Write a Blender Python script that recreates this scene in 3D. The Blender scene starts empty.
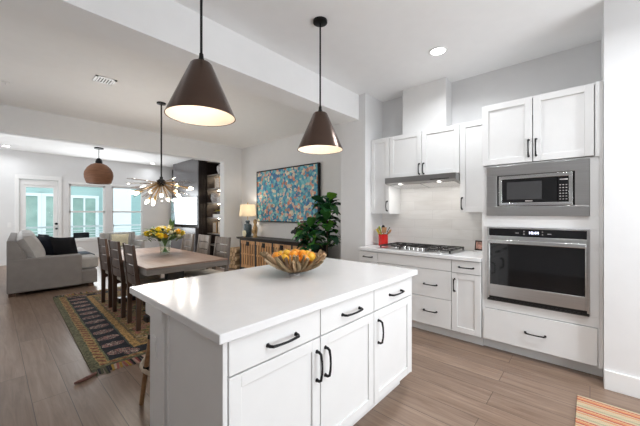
import bpy, bmesh, math, random
from mathutils import Vector, Matrix
random.seed(7)
PI = math.pi
S = bpy.context.scene
COL = S.collection

# ------------------------------------------------------------------ camera
cam_d = bpy.data.cameras.new('camera'); cam = bpy.data.objects.new('camera', cam_d); COL.objects.link(cam)
cam_d.sensor_width = 36.0; cam_d.lens = 298.0 / 640 * 36.0; cam_d.clip_start = 0.05; cam_d.clip_end = 200
YAW = math.atan((590 - 320) / 298.0)                 # angle from the view axis to +X
cam.location = (0, 0, 1.38)
cam.rotation_euler = (PI / 2, 0, YAW - PI / 2)
S.camera = cam

# ------------------------------------------------------------------ world, lights, exposure
W = bpy.data.worlds.new('sky'); S.world = W; W.use_nodes = True
W.node_tree.nodes['Background'].inputs[0].default_value = (0.86, 0.94, 1.0, 1)
W.node_tree.nodes['Background'].inputs[1].default_value = 1.25
S.view_settings.view_transform = 'Standard'; S.view_settings.look = 'None'
S.view_settings.exposure = 0.7; S.view_settings.gamma = 1.0; S.view_settings.use_curve_mapping = False
S.cycles.use_denoising = True
S.cycles.max_bounces = 10; S.cycles.transparent_max_bounces = 24; S.cycles.diffuse_bounces = 6; S.cycles.sample_clamp_indirect = 6.0

def area(name, loc, direction, sx, sy, power, color=(1, 1, 1), spread=PI):
    d = bpy.data.lights.new(name, 'AREA'); d.shape = 'RECTANGLE'; d.size = sx; d.size_y = sy
    d.energy = power; d.color = color; d.spread = spread
    o = bpy.data.objects.new(name, d); COL.objects.link(o); o.location = loc
    o.rotation_euler = Vector(direction).to_track_quat('-Z', 'Y').to_euler()
    return o
area('rear_fill_light', (2.05, -2.75, 1.5), (-0.05, 1, 0.42), 2.2, 2.2, 84, (0.89, 0.95, 1.0))  # added area light behind the camera; the rear wall has no window
area('dining_fill_light', (-1.75, 4.6, 1.6), (1, 0, 0.6), 2.6, 2.0, 10, (0.89, 0.95, 1.0))  # unseen fill added on the left; no dining window is built
area('living_fill_light', (-1.75, 9.2, 1.6), (1, 0, 0.25), 3.0, 2.2, 64, (0.94, 0.975, 1.0))  # added fill against the solid left wall, out of view
area('garden_door_daylight', (2.5, 11.25, 1.45), (0, -1, 0.12), 1.9, 1.6, 45, (0.95, 0.98, 1.0))

# ------------------------------------------------------------------ materials
def nodes(name):
    m = bpy.data.materials.new(name); m.use_nodes = True
    nt = m.node_tree; b = nt.nodes['Principled BSDF']
    return m, nt, b
def N(nt, t, **kw):
    n = nt.nodes.new(t)
    for k, v in kw.items():
        if k in n.inputs: n.inputs[k].default_value = v
        else: setattr(n, k, v)
    return n
def ramp(nt, stops, interp='LINEAR'):
    r = nt.nodes.new('ShaderNodeValToRGB'); r.color_ramp.interpolation = interp
    e = r.color_ramp.elements
    while len(e) < len(stops): e.new(0.5)
    for el, (p, c) in zip(e, stops): el.position = p; el.color = (*c, 1)
    return r
def L(nt, a, b): nt.links.new(a, b)
def C3(c): return (*c, 1)
def mat(name, col, rough=0.5, metal=0.0, var=0.04, scale=8.0, bump=0.0, bscale=200.0, coat=0.0, aniso=None):
    m, nt, b = nodes(name)
    tc = N(nt, 'ShaderNodeTexCoord'); mp = N(nt, 'ShaderNodeMapping')
    if aniso: mp.inputs['Scale'].default_value = aniso
    L(nt, tc.outputs['Object'], mp.inputs[0])
    nz = N(nt, 'ShaderNodeTexNoise', Scale=scale, Detail=3.0); L(nt, mp.outputs[0], nz.inputs['Vector'])
    r = ramp(nt, [(0.3, tuple(max(0, c * (1 - var)) for c in col)), (0.7, tuple(min(1, c * (1 + var)) for c in col))])
    L(nt, nz.outputs['Fac'], r.inputs[0]); L(nt, r.outputs[0], b.inputs['Base Color'])
    b.inputs['Roughness'].default_value = rough; b.inputs['Metallic'].default_value = metal
    if coat: b.inputs['Coat Weight'].default_value = coat
    if bump:
        n2 = N(nt, 'ShaderNodeTexNoise', Scale=bscale, Detail=2.0); L(nt, mp.outputs[0], n2.inputs['Vector'])
        bp = N(nt, 'ShaderNodeBump', Strength=bump, Distance=0.01); L(nt, n2.outputs['Fac'], bp.inputs['Height'])
        L(nt, bp.outputs[0], b.inputs['Normal'])
    return m
def emis(name, col, strength, base=(1, 1, 1)):
    m, nt, b = nodes(name)
    b.inputs['Base Color'].default_value = C3(base)
    b.inputs['Emission Color'].default_value = C3(col); b.inputs['Emission Strength'].default_value = strength
    return m
def glass(name, tint=(1, 1, 1), refl=0.12):
    m, nt, b = nodes(name); nt.nodes.remove(b)
    t = N(nt, 'ShaderNodeBsdfTransparent'); t.inputs[0].default_value = C3(tint)
    g = N(nt, 'ShaderNodeBsdfGlossy', Roughness=0.02)
    f = N(nt, 'ShaderNodeLayerWeight', Blend=0.35); mx = N(nt, 'ShaderNodeMixShader')
    mu = N(nt, 'ShaderNodeMath', operation='MULTIPLY'); mu.inputs[1].default_value = refl * 3
    mu.use_clamp = True
    L(nt, f.outputs['Facing'], mu.inputs[0]); L(nt, mu.outputs[0], mx.inputs[0]); L(nt, t.outputs[0], mx.inputs[1]); L(nt, g.outputs[0], mx.inputs[2])
    L(nt, mx.outputs[0], nt.nodes['Material Output'].inputs[0])
    return m
def island_random(name, cols, rough=0.5, metal=0.0, per_object=False):
    m, nt, b = nodes(name)
    g = N(nt, 'ShaderNodeNewGeometry')
    r = ramp(nt, [(i / max(1, len(cols)), c) for i, c in enumerate(cols)], 'CONSTANT')
    oi = N(nt, 'ShaderNodeObjectInfo')
    L(nt, oi.outputs['Random'] if per_object else g.outputs['Random Per Island'], r.inputs[0])
    tc = N(nt, 'ShaderNodeTexCoord'); nz = N(nt, 'ShaderNodeTexNoise', Scale=30.0); L(nt, tc.outputs['Object'], nz.inputs['Vector'])
    mx = N(nt, 'ShaderNodeMix', data_type='RGBA', blend_type='MULTIPLY'); mx.inputs[0].default_value = 0.5
    r2 = ramp(nt, [(0.3, (0.6, 0.6, 0.6)), (0.7, (1, 1, 1))]); L(nt, nz.outputs['Fac'], r2.inputs[0])
    L(nt, r.outputs[0], mx.inputs[6]); L(nt, r2.outputs[0], mx.inputs[7]); L(nt, mx.outputs[2], b.inputs['Base Color'])
    b.inputs['Roughness'].default_value = rough; b.inputs['Metallic'].default_value = metal
    return m
def wood(name, c0, c1, rough=0.45, scale=(2, 30, 30), bump=0.1):
    m, nt, b = nodes(name)
    tc = N(nt, 'ShaderNodeTexCoord'); mp = N(nt, 'ShaderNodeMapping'); mp.inputs['Scale'].default_value = scale
    L(nt, tc.outputs['Object'], mp.inputs[0])
    nz = N(nt, 'ShaderNodeTexNoise', Scale=1.0, Detail=6.0, Distortion=0.6); L(nt, mp.outputs[0], nz.inputs['Vector'])
    r = ramp(nt, [(0.3, c0), (0.7, c1)]); L(nt, nz.outputs['Fac'], r.inputs[0]); L(nt, r.outputs[0], b.inputs['Base Color'])
    b.inputs['Roughness'].default_value = rough
    bp = N(nt, 'ShaderNodeBump', Strength=bump, Distance=0.005); L(nt, nz.outputs['Fac'], bp.inputs['Height']); L(nt, bp.outputs[0], b.inputs['Normal'])
    return m
def floor_mat():
    m, nt, b = nodes('oak_plank_floor')
    tc = N(nt, 'ShaderNodeTexCoord'); mp = N(nt, 'ShaderNodeMapping'); mp.inputs['Rotation'].default_value = (0, 0, PI / 2)
    L(nt, tc.outputs['Object'], mp.inputs[0])
    br = N(nt, 'ShaderNodeTexBrick'); br.offset = 0.37; br.squash = 1.0
    br.inputs['Scale'].default_value = 1.0; br.inputs['Brick Width'].default_value = 1.5; br.inputs['Row Height'].default_value = 0.2
    br.inputs['Mortar Size'].default_value = 0.0022; br.inputs['Mortar Smooth'].default_value = 0.3; br.inputs['Bias'].default_value = 0.0
    br.inputs['Color1'].default_value = (0.0, 0, 0, 1); br.inputs['Color2'].default_value = (1, 1, 1, 1); br.inputs['Mortar'].default_value = (0.5, 0.5, 0.5, 1)
    L(nt, mp.outputs[0], br.inputs['Vector'])
    mp2 = N(nt, 'ShaderNodeMapping'); mp2.inputs['Scale'].default_value = (16, 1.1, 1); L(nt, tc.outputs['Object'], mp2.inputs[0])
    ad = N(nt, 'ShaderNodeVectorMath', operation='ADD'); L(nt, mp2.outputs[0], ad.inputs[0]); L(nt, br.outputs['Color'], ad.inputs[1])
    nz = N(nt, 'ShaderNodeTexNoise', Scale=1.6, Detail=8.0, Distortion=0.7, Roughness=0.62); L(nt, ad.outputs[0], nz.inputs['Vector'])
    r = ramp(nt, [(0.28, (0.185, 0.118, 0.082)), (0.5, (0.268, 0.183, 0.132)), (0.74, (0.355, 0.257, 0.193))])
    L(nt, nz.outputs['Fac'], r.inputs[0])
    r2 = ramp(nt, [(0, (0.80, 0.79, 0.79)), (1, (1.0, 1.0, 1.0))]); L(nt, br.outputs['Color'], r2.inputs[0])
    mx = N(nt, 'ShaderNodeMix', data_type='RGBA', blend_type='MULTIPLY'); mx.inputs[0].default_value = 1.0
    L(nt, r.outputs[0], mx.inputs[6]); L(nt, r2.outputs[0], mx.inputs[7])
    mx2 = N(nt, 'ShaderNodeMix', data_type='RGBA'); L(nt, br.outputs['Fac'], mx2.inputs[0]); L(nt, mx.outputs[2], mx2.inputs[6]); mx2.inputs[7].default_value = (0.07, 0.048, 0.038, 1)
    L(nt, mx2.outputs[2], b.inputs['Base Color'])
    b.inputs['Roughness'].default_value = 0.34
    bp = N(nt, 'ShaderNodeBump', Strength=0.12, Distance=0.003); L(nt, nz.outputs['Fac'], bp.inputs['Height']); L(nt, bp.outputs[0], b.inputs['Normal'])
    return m
def mth(nt, op, a, b=None, clamp=False):
    n = N(nt, 'ShaderNodeMath', operation=op); n.use_clamp = clamp
    for i, v in enumerate((a, b)):
        if v is None: continue
        if isinstance(v, (int, float)): n.inputs[i].default_value = v
        else: L(nt, v, n.inputs[i])
    return n.outputs[0]
def kilim_mat(w, l):
    """flat-woven rug: borders by distance from the edge, motifs in each band (object space, centred)"""
    m, nt, b = nodes('kilim_weave')
    tc = N(nt, 'ShaderNodeTexCoord'); sp = N(nt, 'ShaderNodeSeparateXYZ'); L(nt, tc.outputs['Object'], sp.inputs[0])
    dx = mth(nt, 'SUBTRACT', w / 2, mth(nt, 'ABSOLUTE', sp.outputs[0])); dy = mth(nt, 'MULTIPLY', 1.5, mth(nt, 'SUBTRACT', l / 2, mth(nt, 'ABSOLUTE', sp.outputs[1])))
    wob = N(nt, 'ShaderNodeTexNoise', Scale=16.0, Detail=2.0); L(nt, tc.outputs['Object'], wob.inputs['Vector'])
    d = mth(nt, 'ADD', mth(nt, 'MINIMUM', dx, dy), mth(nt, 'MULTIPLY', mth(nt, 'SUBTRACT', wob.outputs['Fac'], 0.5), 0.035))
    band = ramp(nt, [(0.0, (0.150, 0.145, 0.080)), (0.065, (0.40, 0.265, 0.105)), (0.14, (0.163, 0.170, 0.090)), (0.155, (0.016, 0.018, 0.026)),
                     (0.37, (0.081, 0.090, 0.073)), (0.39, (0.488, 0.293, 0.105)), (0.455, (0.212, 0.146, 0.073)), (0.48, (0.325, 0.212, 0.090))], 'CONSTANT')
    L(nt, d, band.inputs[0])
    vo = N(nt, 'ShaderNodeTexVoronoi', Scale=17.0, Randomness=0.9); vo.distance = 'MANHATTAN'; L(nt, tc.outputs['Object'], vo.inputs['Vector'])
    mot = ramp(nt, [(0.0, (0.416, 0.143, 0.111)), (0.2, (0.046, 0.052, 0.039)), (0.32, (0.416, 0.260, 0.104)), (0.5, (0.143, 0.169, 0.065)), (0.7, (0.442, 0.208, 0.156)), (0.82, (0.351, 0.247, 0.091)), (0.93, (0.520, 0.390, 0.234))], 'CONSTANT')
    sc = N(nt, 'ShaderNodeSeparateXYZ'); L(nt, vo.outputs['Color'], sc.inputs[0]); L(nt, sc.outputs[0], mot.inputs[0])
    near = mth(nt, 'LESS_THAN', vo.outputs['Distance'], 0.8)
    fieldmask = mth(nt, 'GREATER_THAN', d, 0.48)
    bm_ = mth(nt, 'MULTIPLY', mth(nt, 'GREATER_THAN', d, 0.165), mth(nt, 'LESS_THAN', d, 0.36))
    thin = mth(nt, 'MULTIPLY', mth(nt, 'GREATER_THAN', d, 0.075), mth(nt, 'LESS_THAN', d, 0.13))
    # medallions along the dark band
    s = mth(nt, 'ADD', sp.outputs[0], sp.outputs[1]); wv = mth(nt, 'SINE', mth(nt, 'MULTIPLY', sp.outputs[1], 27.0)); wv2 = mth(nt, 'SINE', mth(nt, 'MULTIPLY', sp.outputs[0], 27.0))
    usey = mth(nt, 'LESS_THAN', dx, dy)
    wave = mth(nt, 'ADD', mth(nt, 'MULTIPLY', wv, usey), mth(nt, 'MULTIPLY', wv2, mth(nt, 'SUBTRACT', 1.0, usey)))
    prof = mth(nt, 'ADD', wave, mth(nt, 'MULTIPLY', mth(nt, 'POWER', mth(nt, 'ABSOLUTE', mth(nt, 'SUBTRACT', d, 0.26)), 2.0), -110.0))
    med = mth(nt, 'MULTIPLY', mth(nt, 'GREATER_THAN', prof, -0.25), bm_)
    n3 = N(nt, 'ShaderNodeTexNoise', Scale=22.0, Detail=3.0); L(nt, tc.outputs['Object'], n3.inputs['Vector'])
    medc = ramp(nt, [(0.0, (0.24, 0.11, 0.10)), (0.40, (0.48, 0.36, 0.30)), (0.48, (0.02, 0.022, 0.03)), (0.53, (0.36, 0.18, 0.15)), (0.62, (0.06, 0.07, 0.09))], 'CONSTANT'); L(nt, n3.outputs['Fac'], medc.inputs[0])
    a1 = N(nt, 'ShaderNodeMix', data_type='RGBA'); L(nt, mth(nt, 'MULTIPLY', med, 1.0), a1.inputs[0]); L(nt, band.outputs[0], a1.inputs[6]); L(nt, medc.outputs[0], a1.inputs[7])
    a2 = N(nt, 'ShaderNodeMix', data_type='RGBA'); L(nt, mth(nt, 'MULTIPLY', mth(nt, 'MULTIPLY', near, fieldmask), 0.85), a2.inputs[0]); L(nt, a1.outputs[2], a2.inputs[6]); L(nt, mot.outputs[0], a2.inputs[7])
    zz = mth(nt, 'GREATER_THAN', mth(nt, 'SINE', mth(nt, 'MULTIPLY', s, 70.0)), 0.25)
    a3 = N(nt, 'ShaderNodeMix', data_type='RGBA'); L(nt, mth(nt, 'MULTIPLY', zz, thin), a3.inputs[0]); L(nt, a2.outputs[2], a3.inputs[6]); a3.inputs[7].default_value = (0.24, 0.075, 0.045, 1)
    fine = N(nt, 'ShaderNodeTexNoise', Scale=55.0, Detail=2.0); L(nt, tc.outputs['Object'], fine.inputs['Vector'])
    fr = ramp(nt, [(0.34, (0.38, 0.38, 0.38)), (0.66, (1.3, 1.3, 1.3))]); L(nt, fine.outputs['Fac'], fr.inputs[0])
    a4 = N(nt, 'ShaderNodeMix', data_type='RGBA', blend_type='MULTIPLY'); a4.inputs[0].default_value = 1.0; L(nt, a3.outputs[2], a4.inputs[6]); L(nt, fr.outputs[0], a4.inputs[7])
    L(nt, a4.outputs[2], b.inputs['Base Color']); b.inputs['Roughness'].default_value = 0.95
    bp = N(nt, 'ShaderNodeBump', Strength=0.4, Distance=0.004); L(nt, fine.outputs['Fac'], bp.inputs['Height']); L(nt, bp.outputs[0], b.inputs['Normal'])
    return m
def stripe_rug_mat():
    m, nt, b = nodes('woven_stripes')
    tc = N(nt, 'ShaderNodeTexCoord'); sp = N(nt, 'ShaderNodeSeparateXYZ'); L(nt, tc.outputs['Object'], sp.inputs[0])
    nz = N(nt, 'ShaderNodeTexNoise', Scale=40.0); L(nt, tc.outputs['Object'], nz.inputs['Vector'])
    x = mth(nt, 'ADD', sp.outputs[0], mth(nt, 'MULTIPLY', nz.outputs['Fac'], 0.006))
    f = mth(nt, 'FRACT', mth(nt, 'MULTIPLY', x, 6.2))
    cream = (0.52, 0.41, 0.27); red = (0.40, 0.07, 0.05); orange = (0.56, 0.24, 0.11); sage = (0.34, 0.33, 0.22)
    r = ramp(nt, [(0.0, cream), (0.16, orange), (0.24, cream), (0.32, red), (0.40, orange), (0.52, (0.58, 0.35, 0.19)), (0.60, red), (0.67, cream), (0.80, sage), (0.90, cream)], 'CONSTANT')
    L(nt, f, r.inputs[0])
    wv = mth(nt, 'SINE', mth(nt, 'MULTIPLY', sp.outputs[1], 330.0)); wx = mth(nt, 'SINE', mth(nt, 'MULTIPLY', sp.outputs[0], 330.0))
    wm = mth(nt, 'MULTIPLY', wv, wx)
    rr = ramp(nt, [(0.0, (0.62, 0.62, 0.62)), (0.6, (1.1, 1.1, 1.1))]); L(nt, mth(nt, 'ADD', mth(nt, 'MULTIPLY', wm, 0.4), 0.4), rr.inputs[0])
    mx = N(nt, 'ShaderNodeMix', data_type='RGBA', blend_type='MULTIPLY'); mx.inputs[0].default_value = 1.0; L(nt, r.outputs[0], mx.inputs[6]); L(nt, rr.outputs[0], mx.inputs[7])
    L(nt, mx.outputs[2], b.inputs['Base Color']); b.inputs['Roughness'].default_value = 0.95
    bp = N(nt, 'ShaderNodeBump', Strength=0.6, Distance=0.004); L(nt, wm, bp.inputs['Height']); L(nt, bp.outputs[0], b.inputs['Normal'])
    return m
def mosaic_mat():
    m, nt, b = nodes('dotted_canvas_paint')
    tc = N(nt, 'ShaderNodeTexCoord'); base = N(nt, 'ShaderNodeTexVoronoi', Scale=17.0); L(nt, tc.outputs['Object'], base.inputs['Vector'])
    big = N(nt, 'ShaderNodeTexNoise', Scale=2.0, Detail=1.0); L(nt, tc.outputs['Object'], big.inputs['Vector'])
    s1 = N(nt, 'ShaderNodeSeparateXYZ'); L(nt, base.outputs['Color'], s1.inputs[0])
    pal = [(0.0, (0.046, 0.221, 0.390)), (0.16, (0.078, 0.377, 0.468)), (0.32, (0.046, 0.156, 0.338)), (0.44, (0.208, 0.520, 0.559)), (0.58, (0.078, 0.312, 0.468)), (0.68, (0.650, 0.312, 0.221)), (0.76, (0.676, 0.468, 0.364)), (0.84, (0.156, 0.442, 0.520)), (0.91, (0.780, 0.689, 0.494)), (0.96, (0.650, 0.221, 0.117))]
    r1 = ramp(nt, pal, 'CONSTANT'); L(nt, s1.outputs[0], r1.inputs[0])
    dots = N(nt, 'ShaderNodeTexVoronoi', Scale=10.5); L(nt, tc.outputs['Object'], dots.inputs['Vector'])
    s2 = N(nt, 'ShaderNodeSeparateXYZ'); L(nt, dots.outputs['Color'], s2.inputs[0])
    r2 = ramp(nt, [(0.0, (0.05, 0.24, 0.36)), (0.3, (0.66, 0.60, 0.46)), (0.5, (0.52, 0.22, 0.12)), (0.62, (0.16, 0.42, 0.45)), (0.8, (0.62, 0.44, 0.32)), (0.9, (0.66, 0.62, 0.45))], 'CONSTANT')
    L(nt, s2.outputs[1], r2.inputs[0])
    on = mth(nt, 'LESS_THAN', dots.outputs['Distance'], 0.42)
    mx = N(nt, 'ShaderNodeMix', data_type='RGBA'); L(nt, on, mx.inputs[0]); L(nt, r1.outputs[0], mx.inputs[6]); L(nt, r2.outputs[0], mx.inputs[7])
    ring = mth(nt, 'MULTIPLY', mth(nt, 'LESS_THAN', dots.outputs['Distance'], 0.12), mth(nt, 'GREATER_THAN', s2.outputs[0], 0.5))
    mx2 = N(nt, 'ShaderNodeMix', data_type='RGBA'); L(nt, ring, mx2.inputs[0]); L(nt, mx.outputs[2], mx2.inputs[6]); mx2.inputs[7].default_value = (0.10, 0.26, 0.32, 1)
    L(nt, mx2.outputs[2], b.inputs['Base Color']); b.inputs['Roughness'].default_value = 0.6
    bp = N(nt, 'ShaderNodeBump', Strength=0.3, Distance=0.004); L(nt, base.outputs['Distance'], bp.inputs['Height']); L(nt, bp.outputs[0], b.inputs['Normal'])
    return m
def siding_mat(name, col):
    m, nt, b = nodes(name)
    tc = N(nt, 'ShaderNodeTexCoord'); sp = N(nt, 'ShaderNodeSeparateXYZ'); L(nt, tc.outputs['Object'], sp.inputs[0])
    f = mth(nt, 'FRACT', mth(nt, 'MULTIPLY', sp.outputs[2], 6.0))
    b.inputs['Base Color'].default_value = C3(col); b.inputs['Roughness'].default_value = 0.7
    bp = N(nt, 'ShaderNodeBump', Strength=0.6, Distance=0.02); L(nt, f, bp.inputs['Height']); L(nt, bp.outputs[0], b.inputs['Normal'])
    return m
def tile_mat():
    m, nt, b = nodes('marbled_tile')
    tc = N(nt, 'ShaderNodeTexCoord'); mp = N(nt, 'ShaderNodeMapping'); mp.inputs['Rotation'].default_value = (0, PI / 2, PI / 2)
    L(nt, tc.outputs['Object'], mp.inputs[0])
    sp = N(nt, 'ShaderNodeSeparateXYZ'); L(nt, tc.outputs['Object'], sp.inputs[0]); cb = N(nt, 'ShaderNodeCombineXYZ')
    L(nt, sp.outputs[1], cb.inputs[0]); L(nt, sp.outputs[2], cb.inputs[1])
    br = N(nt, 'ShaderNodeTexBrick'); br.offset = 0.5
    br.inputs['Scale'].default_value = 1; br.inputs['Brick Width'].default_value = 0.5; br.inputs['Row Height'].default_value = 0.125; br.inputs['Mortar Size'].default_value = 0.0015
    br.inputs['Color1'].default_value = (0.88, 0.87, 0.85, 1); br.inputs['Color2'].default_value = (0.83, 0.815, 0.79, 1); br.inputs['Mortar'].default_value = (0.72, 0.71, 0.69, 1)
    L(nt, cb.outputs[0], br.inputs['Vector'])
    mp2 = N(nt, 'ShaderNodeMapping'); mp2.inputs['Scale'].default_value = (2, 9, 1); L(nt, cb.outputs[0], mp2.inputs[0])
    nz = N(nt, 'ShaderNodeTexNoise', Scale=1.0, Detail=5.0, Distortion=1.2); L(nt, mp2.outputs[0], nz.inputs['Vector'])
    r = ramp(nt, [(0.3, (0.92, 0.915, 0.905)), (0.6, (1, 1, 1))]); L(nt, nz.outputs['Fac'], r.inputs[0])
    mx = N(nt, 'ShaderNodeMix', data_type='RGBA', blend_type='MULTIPLY'); mx.inputs[0].default_value = 1; L(nt, br.outputs['Color'], mx.inputs[6]); L(nt, r.outputs[0], mx.inputs[7])
    L(nt, mx.outputs[2], b.inputs['Base Color']); b.inputs['Roughness'].default_value = 0.4
    return m

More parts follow.
